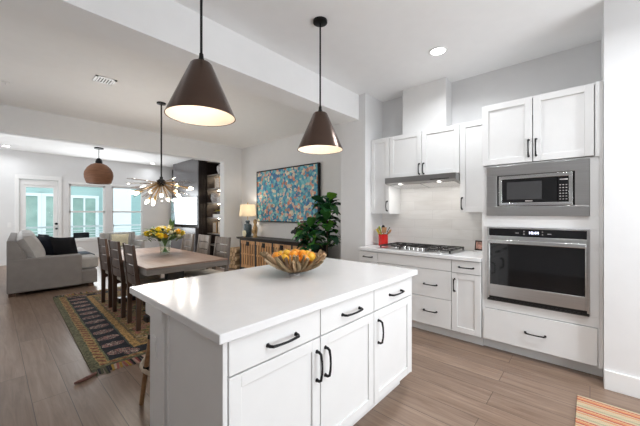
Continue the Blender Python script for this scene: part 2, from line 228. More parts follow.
M = dict(
    wall=mat('wall_paint', (0.76, 0.76, 0.762), 0.7, var=0.01, bump=0.03, bscale=300),
    ceil=mat('ceiling_paint', (0.89, 0.89, 0.89), 0.8, var=0.01, bump=0.05, bscale=150),
    white_trim=mat('trim_paint', (0.84, 0.84, 0.835), 0.35, var=0.01),
    cab=mat('cabinet_paint', (0.83, 0.83, 0.825), 0.32, var=0.01),
    cab_in=mat('cabinet_shadow_gap', (0.42, 0.42, 0.42), 0.6, var=0.02),
    quartz=mat('white_quartz', (0.84, 0.84, 0.845), 0.17, var=0.015, scale=14),
    black=mat('matte_black_metal', (0.012, 0.012, 0.013), 0.38, 0.6, var=0.1),
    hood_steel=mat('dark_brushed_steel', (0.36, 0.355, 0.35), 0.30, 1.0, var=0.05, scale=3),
    steel=mat('brushed_steel', (0.60, 0.60, 0.60), 0.30, 1.0, var=0.05, scale=3, bump=0.03, bscale=40, aniso=(1, 1, 40)),
    steel_bright=mat('polished_steel', (0.75, 0.75, 0.75), 0.2, 1.0, var=0.03),
    blackglass=mat('black_glass', (0.008, 0.008, 0.009), 0.05, 0.0, var=0.05),
    mw_glass=mat('microwave_glass', (0.06, 0.06, 0.062), 0.12, 0.0, var=0.05),
    iron=mat('cast_iron', (0.035, 0.033, 0.032), 0.5, 0.4, var=0.1, bump=0.1),
    bronze=mat('bronze_shade', (0.125, 0.086, 0.070), 0.26, 1.0, var=0.05),
    shade_in=mat('shade_lining', (0.90, 0.80, 0.70), 0.6, var=0.01),
    floor=floor_mat(),
    tile=tile_mat(),
    dark=wood('espresso_wood', (0.012, 0.008, 0.007), (0.028, 0.019, 0.016), 0.4),
    chair=wood('walnut_chair_wood', (0.060, 0.030, 0.018), (0.120, 0.066, 0.040), 0.5, (25, 25, 3)),
    chair_front=wood('weathered_wood', (0.10, 0.08, 0.065), (0.20, 0.165, 0.14), 0.32, (25, 25, 3)),
    table=wood('table_oak', (0.26, 0.165, 0.12), (0.35, 0.235, 0.18), 0.5, (25, 2, 25)),
    table_edge=wood('table_edge_wood', (0.20, 0.175, 0.155), (0.27, 0.24, 0.215), 0.4, (3, 25, 25)),
    cream=mat('cream_upholstery', (0.55, 0.50, 0.43), 0.9, bump=0.2),
    sofa=mat('grey_linen', (0.29, 0.272, 0.264), 0.95, var=0.06, bump=0.3, bscale=250),
    sofa_light=mat('pale_grey_linen', (0.50, 0.485, 0.475), 0.95, var=0.06, bump=0.3, bscale=250),
    navy=mat('navy_velvet', (0.018, 0.024, 0.040), 0.9, var=0.2, bump=0.2),
    blackcloth=mat('black_cloth', (0.010, 0.010, 0.013), 0.9, bump=0.2),
    throw=mat('blue_throw', (0.05, 0.075, 0.11), 0.95, var=0.3, bump=0.4, bscale=120),
    crate=wood('crate_pine', (0.42, 0.19, 0.07), (0.78, 0.46, 0.21), 0.6, (20, 20, 2), 0.2),
    consoleblk=wood('blackened_wood', (0.009, 0.008, 0.008), (0.022, 0.02, 0.019), 0.45),
    log=wood('log_bark', (0.28, 0.17, 0.09), (0.55, 0.38, 0.22), 0.85, (6, 6, 6), 0.4),
    logend=wood('log_end_grain', (0.55, 0.36, 0.20), (0.72, 0.52, 0.33), 0.8, (10, 10, 10)),
    drift=island_random('driftwood', [(0.34, 0.20, 0.10), (0.55, 0.37, 0.21), (0.19, 0.11, 0.06), (0.62, 0.47, 0.31), (0.38, 0.25, 0.14), (0.27, 0.19, 0.10)], 0.7, per_object=True),
    orange=mat('orange_peel', (0.90, 0.33, 0.015), 0.4, var=0.15, scale=20, bump=0.3, bscale=180),
    orange2=mat('yellow_orange_peel', (0.92, 0.52, 0.04), 0.4, var=0.12, scale=20, bump=0.3, bscale=180),
    leaf=island_random('fig_leaves', [(0.02, 0.09, 0.035), (0.035, 0.15, 0.045), (0.012, 0.06, 0.03), (0.05, 0.20, 0.045), (0.20, 0.48, 0.06), (0.02, 0.10, 0.05), (0.10, 0.32, 0.06), (0.03, 0.12, 0.06)], 0.25),  # the two bright greens stand in for highlights on the leaves
    bark=mat('plant_stem', (0.09, 0.06, 0.04), 0.8, var=0.2),
    soil=mat('soil', (0.03, 0.02, 0.015), 0.95, var=0.3, bump=0.5),
    pot=mat('charcoal_pot', (0.05, 0.05, 0.055), 0.5),
    bleaf=island_random('bouquet_leaves', [(0.05, 0.13, 0.03), (0.10, 0.22, 0.04), (0.03, 0.08, 0.02), (0.28, 0.30, 0.05)], 0.5),
    petal_y=mat('yellow_petals', (0.88, 0.66, 0.04), 0.6, var=0.15, scale=40),
    petal_w=mat('cream_petals', (0.88, 0.82, 0.60), 0.6, var=0.08, scale=40),
    petal_o=mat('amber_petals', (0.85, 0.48, 0.02), 0.6, var=0.15, scale=40),
    glass=glass('clear_glass', (0.96, 0.99, 0.98), 0.10),
    pane=glass('window_glass', (0.97, 0.995, 0.99), 0.06),
    vase=glass('vase_glass', (0.95, 0.985, 0.96), 0.14),
    acrylic=glass('acrylic_rod', (0.86, 0.83, 0.80), 0.25),
    rattan_shade=wood('woven_rattan', (0.14, 0.055, 0.025), (0.30, 0.13, 0.06), 0.6, (4, 4, 90), 0.6),
    brass=mat('aged_brass', (0.42, 0.27, 0.12), 0.3, 1.0, var=0.1),
    bulb=emis('warm_bulb', (1.0, 0.80, 0.52), 1.7),
    pbulb=emis('pendant_bulb', (1.0, 0.90, 0.78), 0.9),
    can=emis('downlight_lens', (1.0, 0.98, 0.95), 6.0),
    hoodlamp=emis('hood_lamp_lens', (1.0, 0.97, 0.92), 1.0),
    lampshade=None,
    teal=siding_mat('teal_siding', (0.44, 0.60, 0.58)),
    teal_shaded=siding_mat('shaded_teal_siding', (0.34, 0.50, 0.49)),  # darker copy of the teal, with its shadow put into the colour
    ext_white=mat('exterior_white', (0.86, 0.90, 0.92), 0.6, var=0.01),
    ext_pane=mat('exterior_window_glass', (0.33, 0.46, 0.41), 0.15, var=0.2, scale=2),
    concrete=mat('balcony_concrete', (0.55, 0.55, 0.54), 0.9),
    media_gloss=mat('grey_gloss_panel', (0.12, 0.115, 0.12), 0.26, 0.3, var=0.05),
    screen=mat('glossy_screen', (0.46, 0.48, 0.50), 0.06, 0.9, var=0.02),
    red=mat('red_glaze', (0.62, 0.015, 0.012), 0.25, var=0.05),
    yellow=mat('yellow_plastic', (0.70, 0.52, 0.02), 0.4), greenp=mat('lime_plastic', (0.30, 0.40, 0.05), 0.4),
    woodspoon=wood('spoon_wood', (0.36, 0.17, 0.07), (0.55, 0.30, 0.14), 0.6),
    photo=mat('framed_print', (0.45, 0.25, 0.20), 0.4, var=0.7, scale=25),
    photo_l=mat('pale_print', (0.66, 0.58, 0.50), 0.4, var=0.35, scale=20),
    paper=mat('white_paper', (0.80, 0.80, 0.78), 0.6),
    ceramic=mat('blue_grey_ceramic', (0.055, 0.085, 0.10), 0.3, var=0.35, scale=30),
    gold=mat('carved_gold', (0.46, 0.29, 0.13), 0.45, 0.3, var=0.3, scale=30, bump=0.4, bscale=60),
    rust=mat('faded_print', (0.20, 0.08, 0.06), 0.7, var=0.5, scale=18),
    greyobj=mat('grey_stoneware', (0.48, 0.45, 0.44), 0.6, var=0.4, scale=22),
    rattan=wood('rattan_cane', (0.20, 0.10, 0.045), (0.36, 0.20, 0.095), 0.5, (6, 6, 30)),
    ring=wood('pale_cane', (0.42, 0.33, 0.24), (0.56, 0.46, 0.35), 0.5),
    darkplastic=mat('dark_plastic', (0.02, 0.02, 0.02), 0.5),
    digit=emis('clock_digits', (0.75, 0.8, 1.0), 2.2),
    warmglow=emis('shelf_light', (1.0, 0.82, 0.6), 32.0),
    kilim_fringe=island_random('fringe_wool', [(0.35, 0.12, 0.10), (0.5, 0.32, 0.25), (0.10, 0.10, 0.06), (0.42, 0.26, 0.05), (0.25, 0.06, 0.06), (0.02, 0.02, 0.025), (0.5, 0.4, 0.3)], 0.95),
)
# linen lamp shade lets its bulb's light through
def shade_mat():
    m, nt, b = nodes('linen_shade'); nt.nodes.remove(b)
    d = N(nt, 'ShaderNodeBsdfDiffuse'); d.inputs[0].default_value = (0.85, 0.78, 0.66, 1)
    t = N(nt, 'ShaderNodeBsdfTranslucent'); t.inputs[0].default_value = (0.95, 0.88, 0.76, 1)
    nz = N(nt, 'ShaderNodeTexNoise', Scale=120.0); mx = N(nt, 'ShaderNodeMixShader')
    r = ramp(nt, [(0.3, (0.5, 0.5, 0.5)), (0.7, (0.65, 0.65, 0.65))]); L(nt, nz.outputs['Fac'], r.inputs[0]); L(nt, r.outputs[0], mx.inputs[0])
    L(nt, d.outputs[0], mx.inputs[1]); L(nt, t.outputs[0], mx.inputs[2]); L(nt, mx.outputs[0], nt.nodes['Material Output'].inputs[0])
    return m
M['lampshade'] = shade_mat()
def weave_mat():
    m, nt, b = nodes('black_white_weave')
    tc = N(nt, 'ShaderNodeTexCoord'); ck = N(nt, 'ShaderNodeTexChecker', Scale=70.0); ck.inputs[1].default_value = (0.012, 0.012, 0.012, 1); ck.inputs[2].default_value = (0.35, 0.33, 0.30, 1)
    L(nt, tc.outputs['Object'], ck.inputs[0]); L(nt, ck.outputs[0], b.inputs['Base Color']); b.inputs['Roughness'].default_value = 0.5
    return m
M['weave'] = weave_mat()

# ------------------------------------------------------------------ geometry helpers
class MB:
    def __init__(s): s.bm = bmesh.new()
    def box(s, x0, x1, y0, y1, z0, z1, rot=None):
        c = Vector(((x0 + x1) / 2, (y0 + y1) / 2, (z0 + z1) / 2))
        m = Matrix.Translation(c) @ (rot.to_4x4() if rot else Matrix()) @ Matrix.Diagonal((abs(x1 - x0), abs(y1 - y0), abs(z1 - z0), 1))
        bmesh.ops.create_cube(s.bm, size=1, matrix=m); return s
    def cyl(s, p0, p1, r0, r1=None, seg=16, caps=True):
        p0 = Vector(p0); p1 = Vector(p1); r1 = r0 if r1 is None else r1; d = p1 - p0
        m = Matrix.Translation((p0 + p1) / 2) @ d.to_track_quat('Z', 'Y').to_matrix().to_4x4()
        bmesh.ops.create_cone(s.bm, cap_ends=caps, segments=seg, radius1=r0, radius2=max(r1, 1e-5), depth=d.length, matrix=m); return s
    def ell(s, c, r, seg=16, rings=10, rot=None):
        r = r if hasattr(r, '__len__') else (r, r, r)
        m = Matrix.Translation(c) @ (rot.to_4x4() if rot else Matrix()) @ Matrix.Diagonal((*r, 1))
        bmesh.ops.create_uvsphere(s.bm, u_segments=seg, v_segments=rings, radius=1, matrix=m); return s
    def tube(s, pts, rad, seg=8, closed=False):
        pts = [Vector(p) for p in pts]; n = len(pts); rad = rad if hasattr(rad, '__len__') else [rad] * n
        rings = []
        for i, p in enumerate(pts):
            a = pts[(i - 1) % n] if (closed or i > 0) else p; b = pts[(i + 1) % n] if (closed or i < n - 1) else p
            t = (b - a).normalized(); q = t.to_track_quat('Z', 'Y')
            if i and rings:
                pass
            rings.append([s.bm.verts.new(p + q @ Vector((math.cos(2 * PI * k / seg) * rad[i], math.sin(2 * PI * k / seg) * rad[i], 0))) for k in range(seg)])
        for i in range(n if closed else n - 1):
            A = rings[i]; B = rings[(i + 1) % n]
            # align rings to avoid twisting
            best = min(range(seg), key=lambda o: sum((A[k].co - B[(k + o) % seg].co).length for k in range(0, seg, 2)))
            for k in range(seg):
                try: s.bm.faces.new((A[k], A[(k + 1) % seg], B[(k + 1 + best) % seg], B[(k + best) % seg]))
                except ValueError: pass
        if not closed:
            for r in (rings[0], rings[-1]):
                try: s.bm.faces.new(r)
                except ValueError: pass
        return s
    def lathe(s, c, prof, seg=24, close=False):
        c = Vector(c); rings = []
        for r, z in prof:
            if r < 1e-5: rings.append([s.bm.verts.new(c + Vector((0, 0, z)))])
            else: rings.append([s.bm.verts.new(c + Vector((math.cos(2 * PI * k / seg) * r, math.sin(2 * PI * k / seg) * r, z))) for k in range(seg)])
        pairs = list(zip(rings, rings[1:])) + ([(rings[-1], rings[0])] if close else [])
        for A, B in pairs:
            for k in range(seg):
                k2 = (k + 1) % seg
                f = ([A[0]] if len(A) == 1 else [A[k], A[k2]]) + ([B[0]] if len(B) == 1 else [B[k2], B[k]])
                if len(f) >= 3:
                    try: s.bm.faces.new(f)
                    except ValueError: pass
        return s
    def prism(s, poly, axis, a0, a1):
        """poly: 2-D points; extruded along axis ('x','y','z') from a0 to a1"""
        def P(u, v, a): return {'x': (a, u, v), 'y': (u, a, v), 'z': (u, v, a)}[axis]
        A = [s.bm.verts.new(P(u, v, a0)) for u, v in poly]; B = [s.bm.verts.new(P(u, v, a1)) for u, v in poly]
        s.bm.faces.new(A); s.bm.faces.new(B); n = len(poly)
        for k in range(n): s.bm.faces.new((A[k], A[(k + 1) % n], B[(k + 1) % n], B[k]))
        return s
    def quad(s, *pts):
        s.bm.faces.new([s.bm.verts.new(p) for p in pts]); return s
    def cushion(s, c, sx, sy, sz, rot=None, n=10, puff=0.5):
        rot = rot or Matrix.Identity(3); c = Vector(c)
        for sg in (1, -1):
            g = []
            for i in range(n + 1):
                row = []
                for j in range(n + 1):
                    u = -1 + 2 * i / n; v = -1 + 2 * j / n
                    h = ((1 - abs(u) ** 2.6) * (1 - abs(v) ** 2.6)) ** puff
                    k = 1 - 0.08 * (1 - abs(u)) * abs(v) ** 3; k2 = 1 - 0.08 * (1 - abs(v)) * abs(u) ** 3
                    row.append(s.bm.verts.new(c + rot @ Vector((u * sx / 2 * k2, v * sy / 2 * k, sg * (h * sz / 2 + 0.004)))))
                g.append(row)
            for i in range(n):
                for j in range(n):
                    q = (g[i][j], g[i + 1][j], g[i + 1][j + 1], g[i][j + 1]); s.bm.faces.new(q if sg > 0 else q[::-1])
        bmesh.ops.remove_doubles(s.bm, verts=s.bm.verts, dist=0.0085); return s
    def leaf(s, base, direction, length, width, droop=0.3, up=Vector((0, 0, 1)), n=5, shape=0.0):
        d = Vector(direction).normalized(); side = d.cross(up)
        if side.length < 1e-3: side = Vector((1, 0, 0))
        side.normalize(); nrm = side.cross(d).normalized(); prev = None
        for i in range(n + 1):
            t = i / n; w = width / 2 * math.sin(PI * min(1, (t * (1 - shape) + shape * t * t) * 0.97 + 0.03)) ** 0.8
            p = Vector(base) + d * length * t - Vector((0, 0, 1)) * droop * length * t * t
            row = (s.bm.verts.new(p + side * w + nrm * w * 0.25), s.bm.verts.new(p), s.bm.verts.new(p - side * w + nrm * w * 0.25))
            if prev:
                s.bm.faces.new((prev[0], prev[1], row[1], row[0])); s.bm.faces.new((prev[1], prev[2], row[2], row[1]))
            prev = row
        return s

def origin(o):
    v = Vector((0, 0, 0))
    while o: v += o.location; o = o.parent
    return v
def build(name, mb, m, parent=None, bevel=0.0, seg=2, smooth=True, label=None, recalc=True, base=None):
    bm = mb.bm
    if recalc: bmesh.ops.recalc_face_normals(bm, faces=bm.faces)
    me = bpy.data.meshes.new(name)
    if parent is not None: off = origin(parent); loc = Vector((0, 0, 0))
    else:
        if base is not None: off = Vector(base)
        else:
            xs = [v.co for v in bm.verts]
            off = Vector(((min(v.x for v in xs) + max(v.x for v in xs)) / 2, (min(v.y for v in xs) + max(v.y for v in xs)) / 2, min(v.z for v in xs)))
        loc = off
    bmesh.ops.translate(bm, vec=-off, verts=bm.verts)
    bm.to_mesh(me); bm.free()
    if smooth: me.shade_smooth(); me.set_sharp_from_angle(angle=math.radians(38))
    for mm in (m if isinstance(m, (list, tuple)) else [m]): me.materials.append(mm)
    o = bpy.data.objects.new(name, me); COL.objects.link(o); o.location = loc
    if parent is not None: o.parent = parent
    if bevel:
        b = o.modifiers.new('bevel', 'BEVEL'); b.width = bevel; b.segments = seg; b.limit_method = 'ANGLE'; b.angle_limit = math.radians(35)
    if label: o['label'] = label
    return o
def tag(o, label, cat, group=None, kind=None):
    o['label'] = label; o['category'] = cat
    if group: o['group'] = group
    if kind: o['kind'] = kind
    return o
def thing(name, label, cat, loc=(0, 0, 0), group=None, rz=0):
    o = bpy.data.objects.new(name, None); COL.objects.link(o); o.location = loc; o.rotation_euler = (0, 0, rz); o.empty_display_size = 0.1
    return tag(o, label, cat, group)
def solo(name, mb, m, label, cat, group=None, **kw): return tag(build(name, mb, m, **kw), label, cat, group)
def struct(name, mb, m, label=None, parent=None, **kw):
    o = build(name, mb, m, parent, **kw)
    if parent is None:
        o['kind'] = 'structure'; o['category'] = name.split('_')[0]; o['label'] = label or name.replace('_', ' ')
    return o
def copy_tree(o, parent=None):
    c = o.copy(); COL.objects.link(c)
    if parent is not None: c.parent = parent
    for ch in list(o.children): copy_tree(ch, c)
    return c
def B(*a): return MB().box(*a)

# ------------------------------------------------------------------ room shell
CEIL = 3.06
struct('floor', B(-1.9, 5.1, -2.9, 11.6, -0.1, 0.0), M['floor'], 'grey-brown oak plank floor running through all rooms', smooth=False, base=(0, 0, 0))
struct('ceiling', B(-1.9, 5.1, -2.9, 11.6, CEIL, CEIL + 0.1), M['ceil'], 'smooth white ceiling over kitchen, dining and living areas', smooth=False)
struct('wall_kitchen', B(3.98, 4.1, -0.085, 2.33, 0, CEIL), M['wall'], 'white wall behind the cooktop and wall cabinets', smooth=False)
struct('wall_pillar', B(3.516, 4.5, 2.33, 2.765, 0, CEIL), M['wall'], 'short grey wall end between kitchen and dining area', smooth=False)
struct('wall_right', B(3.245, 4.1, -2.9, -0.082, 0, CEIL), M['wall'], 'white wall jutting out right of the oven tower', smooth=False)
struct('wall_rear', B(-1.9, 3.245, -2.9, -2.8, 0, CEIL), M['wall'], 'white wall at the rear of the kitchen', smooth=False)
struct('wall_left', B(-1.9, -1.8, -2.8, 11.4, 0, CEIL), mat('bounce_cut_grey', (0.42, 0.42, 0.42), 0.7, var=0.01), 'left side wall of the home, greyed to cut bounced light', smooth=False)  # unseen wall, greyed to cut bounce onto the island end
struct('wall_dining', B(4.4, 4.5, 2.765, 6.75, 0, CEIL), M['wall'], 'white wall behind the painting and console', smooth=False)
struct('trim_1', B(-1.8, 3.516, 2.44, 2.765, 2.705, CEIL), M['ceil'], 'white ceiling beam between kitchen and dining area', smooth=False)
struct('wall_header', MB().prism([(-1.8, 2.65), (3.895, 2.65), (3.895, 0), (5.0, 0), (5.0, CEIL), (-1.8, CEIL)], 'y', 6.75, 6.95), M['wall'], 'white wall with wide opening towards the living room', smooth=False)
struct('wall_media', B(4.9, 5.0, 6.95, 11.4, 0, CEIL), M['wall'], 'white wall behind the built-in media unit', smooth=False)
# far wall with its openings: door (0.505-1.30), two windows
YF = 11.4
fw = MB()
for (a, b, c, d) in ((-1.8, 0.505, 0, CEIL), (0.505, 1.30, 2.31, CEIL), (1.30, 1.545, 0, CEIL), (1.545, 2.43, 0, 0.56), (1.545, 2.43, 2.235, CEIL), (2.43, 2.61, 0, CEIL), (2.61, 3.51, 0, 0.56), (2.61, 3.51, 2.235, CEIL), (3.51, 5.0, 0, CEIL)):
    fw.box(a, b, YF, YF + 0.16, c, d)
struct('wall_window', fw, M['wall'], 'white far wall of the living room with glazed door and windows', smooth=False)
# baseboards
struct('baseboard_right', B(3.228, 3.245, -2.7, -0.082, 0, 0.15), M['white_trim'], 'tall white baseboard along the jutting right wall', bevel=0.004)
struct('baseboard_window', B(-1.8, 0.42, YF - 0.015, YF, 0, 0.14).box(1.39, 4.3, YF - 0.015, YF, 0, 0.14), M['white_trim'], 'white baseboard under the living room windows')
struct('baseboard_dining', B(4.385, 4.4, 2.765, 6.75, 0, 0.14).box(3.895, 4.385, 6.735, 6.75, 0, 0.14), M['white_trim'], 'white baseboard behind the console')
# door casing + glazed door
cas = MB().box(0.425, 0.505, YF - 0.025, YF, 0, 2.425).box(1.30, 1.38, YF - 0.025, YF, 0, 2.425).box(0.425, 1.38, YF - 0.03, YF, 2.31, 2.425)
struct('trim_2', cas, M['white_trim'], 'white casing around the glazed living room door', bevel=0.004)
dr = MB()
for a in ((0.51, 0.64, 0.02, 2.30), (1.20, 1.295, 0.02, 2.30), (0.64, 1.20, 2.09, 2.30), (0.64, 1.20, 0.02, 0.30)): dr.box(a[0], a[1], YF + 0.02, YF + 0.065, a[2], a[3])
dr.box(0.60, 1.24, YF - 0.005, YF + 0.02, 2.16, 2.23)
door = struct('door_1', dr, M['white_trim'], 'white full-glass door at the far end of the living room', bevel=0.004)
build('door_pane', B(0.64, 1.20, YF + 0.038, YF + 0.046, 0.30, 2.09), M['pane'], door, smooth=False)
build('door_knob', MB().cyl((1.262, YF + 0.02, 0.93), (1.262, YF - 0.02, 0.93), 0.022).ell((1.262, YF - 0.035, 0.93), 0.030, 12, 8), M['black'], door)
build('deadbolt', MB().cyl((1.262, YF + 0.02, 1.07), (1.262, YF - 0.02, 1.07), 0.034), M['black'], door)
for i, (a, b) in enumerate(((1.545, 2.43), (2.61, 3.51))):
    f = MB(); y0, y1 = YF + 0.03, YF + 0.10
    for q in ((a, a + 0.045, 0.56, 2.235), (b - 0.045, b, 0.56, 2.235), (a, b, 2.185, 2.235), (a, b, 0.56, 0.62), (a, b, 1.395, 1.445)): f.box(q[0], q[1], y0, y1, q[2], q[3])
    w = struct('window_%d' % (i + 1), f, M['white_trim'], ('white single-hung window next to the glazed door', 'white single-hung window nearest the media wall')[i], bevel=0.004)
    build('upper_pane', B(a + 0.045, b - 0.045, YF + 0.06, YF + 0.068, 1.445, 2.185), M['pane'], w, smooth=False)
    build('lower_pane', B(a + 0.045, b - 0.045, YF + 0.05, YF + 0.058, 0.62, 1.395), M['pane'], w, smooth=False)
    build('window_sill', B(a - 0.02, b + 0.02, YF - 0.03, YF + 0.03, 0.53, 0.56), M['white_trim'], w, bevel=0.004)
    build('window_head', B(a - 0.01, b + 0.01, YF - 0.02, YF + 0.03, 2.235, 2.30), M['white_trim'], w, bevel=0.004)
struct('wall_tile', B(3.972, 3.98, 0.8, 2.33, 0.92, 1.86), M['tile'], 'pale marbled tile backsplash above the cooktop', smooth=False)
solo('light_switch', B(0.29, 0.36, YF - 0.008, YF, 1.0, 1.13).box(0.317, 0.333, YF - 0.014, YF, 1.04, 1.09), M['white_trim'], 'white light switch on the far wall left of the glazed door', 'switch')

# ------------------------------------------------------------------ outside
struct('ground_outside', B(-12, 14, 11.7, 40, -3.1, -3.0), M['concrete'], 'pale paved ground outside', smooth=False)
bal = thing('balcony', 'white railed balcony outside the far living room windows', 'balcony', (2, 12.1, 0))
build('balcony_floor', B(-1.5, 5.5, 11.58, 12.75, -0.25, -0.03), M['concrete'], bal, smooth=False)
build('top_rail', B(-1.5, 5.5, 12.58, 12.66, 0.90, 0.96), M['ext_white'], bal)
build('bottom_rail', B(-1.5, 5.5, 12.60, 12.64, 0.10, 0.14), M['ext_white'], bal)
for k in range(8): build('slat', B(-1.5, 5.5, 12.61, 12.63, 0.20 + 0.085 * k, 0.225 + 0.085 * k), M['ext_white'], bal)
for x in (-1.4, 0.15, 1.55, 2.86, 4.4): build('post', B(x, x + 0.09, 12.58, 12.66, -0.03, 0.98), M['ext_white'], bal)
nb = thing('neighbour_building', 'teal clapboard building with white trimmed windows outside', 'building', (2, 15.5, -3))
build('wall', B(-3, 4.0, 15.0, 18, -3, 5.5), M['teal'], nb, smooth=False)
build('wall', B(4.0, 12, 14.6, 18, -3, 5.5), M['teal_shaded'], nb, smooth=False)
build('corner_board', B(3.25, 4.03, 14.55, 15.1, -3, 5.5), M['ext_white'], nb, smooth=False)
for (x0, x1, z0, z1) in ((0.45, 1.14, 0.2, 2.0), (1.365, 1.90, 0.2, 2.0), (2.14, 2.86, 0.1, 1.97)):
    f = MB(); t = 0.11
    f.box(x0 - t, x0, 14.93, 15.02, z0 - t, z1 + t).box(x1, x1 + t, 14.93, 15.02, z0 - t, z1 + t).box(x0 - t, x1 + t, 14.92, 15.02, z1, z1 + t).box(x0 - t, x1 + t, 14.92, 15.02, z0 - t, z0)
    xm = (x0 + x1) / 2; f.box(xm - 0.03, xm + 0.03, 14.95, 15.02, z0, z1)
    w = build('window', f, M['ext_white'], nb); build('pane', B(x0, x1, 14.97, 15.01, z0, z1), M['ext_pane'], w, smooth=False)
build('storey_band', B(-3, 4.0, 14.94, 15.02, 2.45, 2.62), M['ext_white'], nb, smooth=False)
oc = thing('patio_chair', 'black patio seat back just outside the first window', 'chair', (1.98, 12.2, 0))
build('backrest', B(1.78, 2.19, 12.3, 12.36, 0.48, 0.74), M['blackcloth'], oc, bevel=0.02)
build('seat', B(1.76, 2.21, 11.85, 12.32, 0.38, 0.46), M['blackcloth'], oc, bevel=0.015)
for x in (1.78, 2.16):
    for y in (11.88, 12.28): build('leg', B(x, x + 0.03, y, y + 0.03, -0.03, 0.40), M['black'], oc)

# ------------------------------------------------------------------ kitchen cabinetry
def bxf(mb, ax, c0, c1, a0, a1, z0, z1):
    return mb.box(c0, c1, a0, a1, z0, z1) if ax == 'x' else mb.box(a0, a1, c0, c1, z0, z1)
def shaker(ax, c, a0, a1, z0, z1, t=0.02, rail=0.058):
    mb = MB()
    bxf(mb, ax, c, c + t, a0, a0 + rail, z0, z1); bxf(mb, ax, c, c + t, a1 - rail, a1, z0, z1)
    bxf(mb, ax, c, c + t, a0 + rail, a1 - rail, z1 - rail, z1); bxf(mb, ax, c, c + t, a0 + rail, a1 - rail, z0, z0 + rail)
    bxf(mb, ax, c + 0.009, c + t, a0 + rail, a1 - rail, z0 + rail, z1 - rail)
    return mb
def slab(ax, c, a0, a1, z0, z1, t=0.02): return bxf(MB(), ax, c, c + t, a0, a1, z0, z1)
def pull(ax, c, a, z, length, vert):
    """black bow pull, standing off the face at plane c (towards -axis)"""
    mb = MB(); h = length / 2; off = 0.034
    def P(s, o): 
        aa, zz = (a, z + s) if vert else (a + s, z)
        return (c - o, aa, zz) if ax == 'x' else (aa, c - o, zz)
    mb.tube([P(-h, 0), P(-h, off * 0.55), P(-h * 0.9, off * 0.9), P(-h * 0.45, off * 1.1), P(0, off * 1.16), P(h * 0.45, off * 1.1), P(h * 0.9, off * 0.9), P(h, off * 0.55), P(h, 0)],
            [0.0085, 0.0075, 0.0072, 0.006, 0.0056, 0.006, 0.0072, 0.0075, 0.0085], 8)
    for s in (-h, h): mb.cyl(P(s, -0.001), P(s, 0.005), 0.011, 0.009, 12)
    return mb
GAP = 0.0035
def front(kind, ax, c, a0, a1, z0, z1, parent, handle=None, hl=0.15, label=None):
    """door or drawer front with its handle; handle = (a, z, vertical)"""
    g = GAP
    mb = shaker(ax, c, a0 + g, a1 - g, z0 + g, z1 - g) if kind == 'door' else slab(ax, c, a0 + g, a1 - g, z0 + g, z1 - g)
    d = build(kind, mb, M['cab'], parent, bevel=0.0022, smooth=True)
    if handle: build('handle', pull(ax, c, handle[0], handle[1], hl, handle[2]), M['black'], d)
    return d

# island
isl = thing('kitchen_island', 'white shaker kitchen island cabinet with black pulls on plank floor', 'kitchen island', (1.45, 1.45, 0))
build('body', B(0.63, 2.262, 1.085, 1.78, 0.10, 0.879), M['cab_in'], isl, smooth=False)
build('toe_kick', B(0.66, 2.22, 1.14, 1.76, 0.0, 0.10), M['cab'], isl, smooth=False)
build('end_panel', B(0.609, 0.63, 1.066, 1.625, 0.0, 0.879), M['cab'], isl, bevel=0.002)
build('side_panel', B(2.2625, 2.28, 1.066, 1.78, 0.10, 0.879), M['cab'], isl, bevel=0.002)
build('back_panel', B(0.69, 2.28, 1.781, 1.795, 0.0, 0.879), M['cab'], isl, smooth=False)
post = MB().box(0.596, 0.68, 1.63, 1.825, 0.0, 0.815).box(0.583, 0.69, 1.617, 1.855, 0.815, 0.879).box(0.603, 0.64, 1.585, 1.61, 0, 0.879)
pp = build('corner_post', post, M['cab'], isl, bevel=0.004)
build('outlet', B(0.589, 0.597, 1.715, 1.785, 0.595, 0.715).box(0.585, 0.597, 1.735, 1.765, 0.62, 0.69), M['white_trim'], isl, bevel=0.003, label='white wall outlet')
f = 1.064
front('drawer', 'y', f, 0.632, 1.178, 0.722, 0.872, isl, (0.913, 0.79, False), 0.17)
front('drawer', 'y', f, 1.178, 1.710, 0.722, 0.872, isl, (1.452, 0.79, False), 0.17)
front('drawer', 'y', f, 1.710, 2.262, 0.722, 0.872, isl, (2.0, 0.794, False), 0.17)
front('door', 'y', f, 0.632, 1.178, 0.105, 0.722, isl, (1.149, 0.577, True), 0.15)
front('door', 'y', f, 1.178, 1.710, 0.105, 0.722, isl, (1.217, 0.577, True), 0.15)
front('door', 'y', f, 1.710, 2.262, 0.105, 0.722, isl, (1.763, 0.577, True), 0.15)
solo('island_countertop', B(0.578, 2.325, 1.035, 2.127, 0.8795, 0.92), M['quartz'], 'white quartz worktop on the kitchen island', 'countertop', bevel=0.004)

# base cabinets on the cooktop wall (three units)
FX = 3.352
def base_cab(label, y0, y1):
    t = thing('base_cabinet', label, 'cabinet', (3.66, (y0 + y1) / 2, 0), 'base cabinets on the cooktop wall')
    build('body', B(FX + 0.021, 3.97, y0 + 0.001, y1 - 0.001, 0.10, 0.879), M['cab_in'], t, smooth=False)
    build('toe_kick', B(FX + 0.085, 3.95, y0 + 0.001, y1 - 0.001, 0.0, 0.0995), M['cab'], t, smooth=False)
    return t
b1 = base_cab('narrow white base cabinet with small top drawer at the pillar end', 2.033, 2.322)
front('drawer', 'x', FX, 2.033, 2.322, 0.737, 0.874, b1, (2.18, 0.803, False), 0.13)
front('door', 'x', FX, 2.033, 2.322, 0.105, 0.737, b1, (2.08, 0.61, True), 0.13)
b2 = base_cab('wide white base cabinet of deep drawers under the cooktop', 1.115, 2.033)
front('false_front', 'x', FX, 1.115, 2.033, 0.742, 0.874, b2)
front('drawer', 'x', FX, 1.115, 2.033, 0.424, 0.742, b2, (1.346, 0.57, False), 0.145)
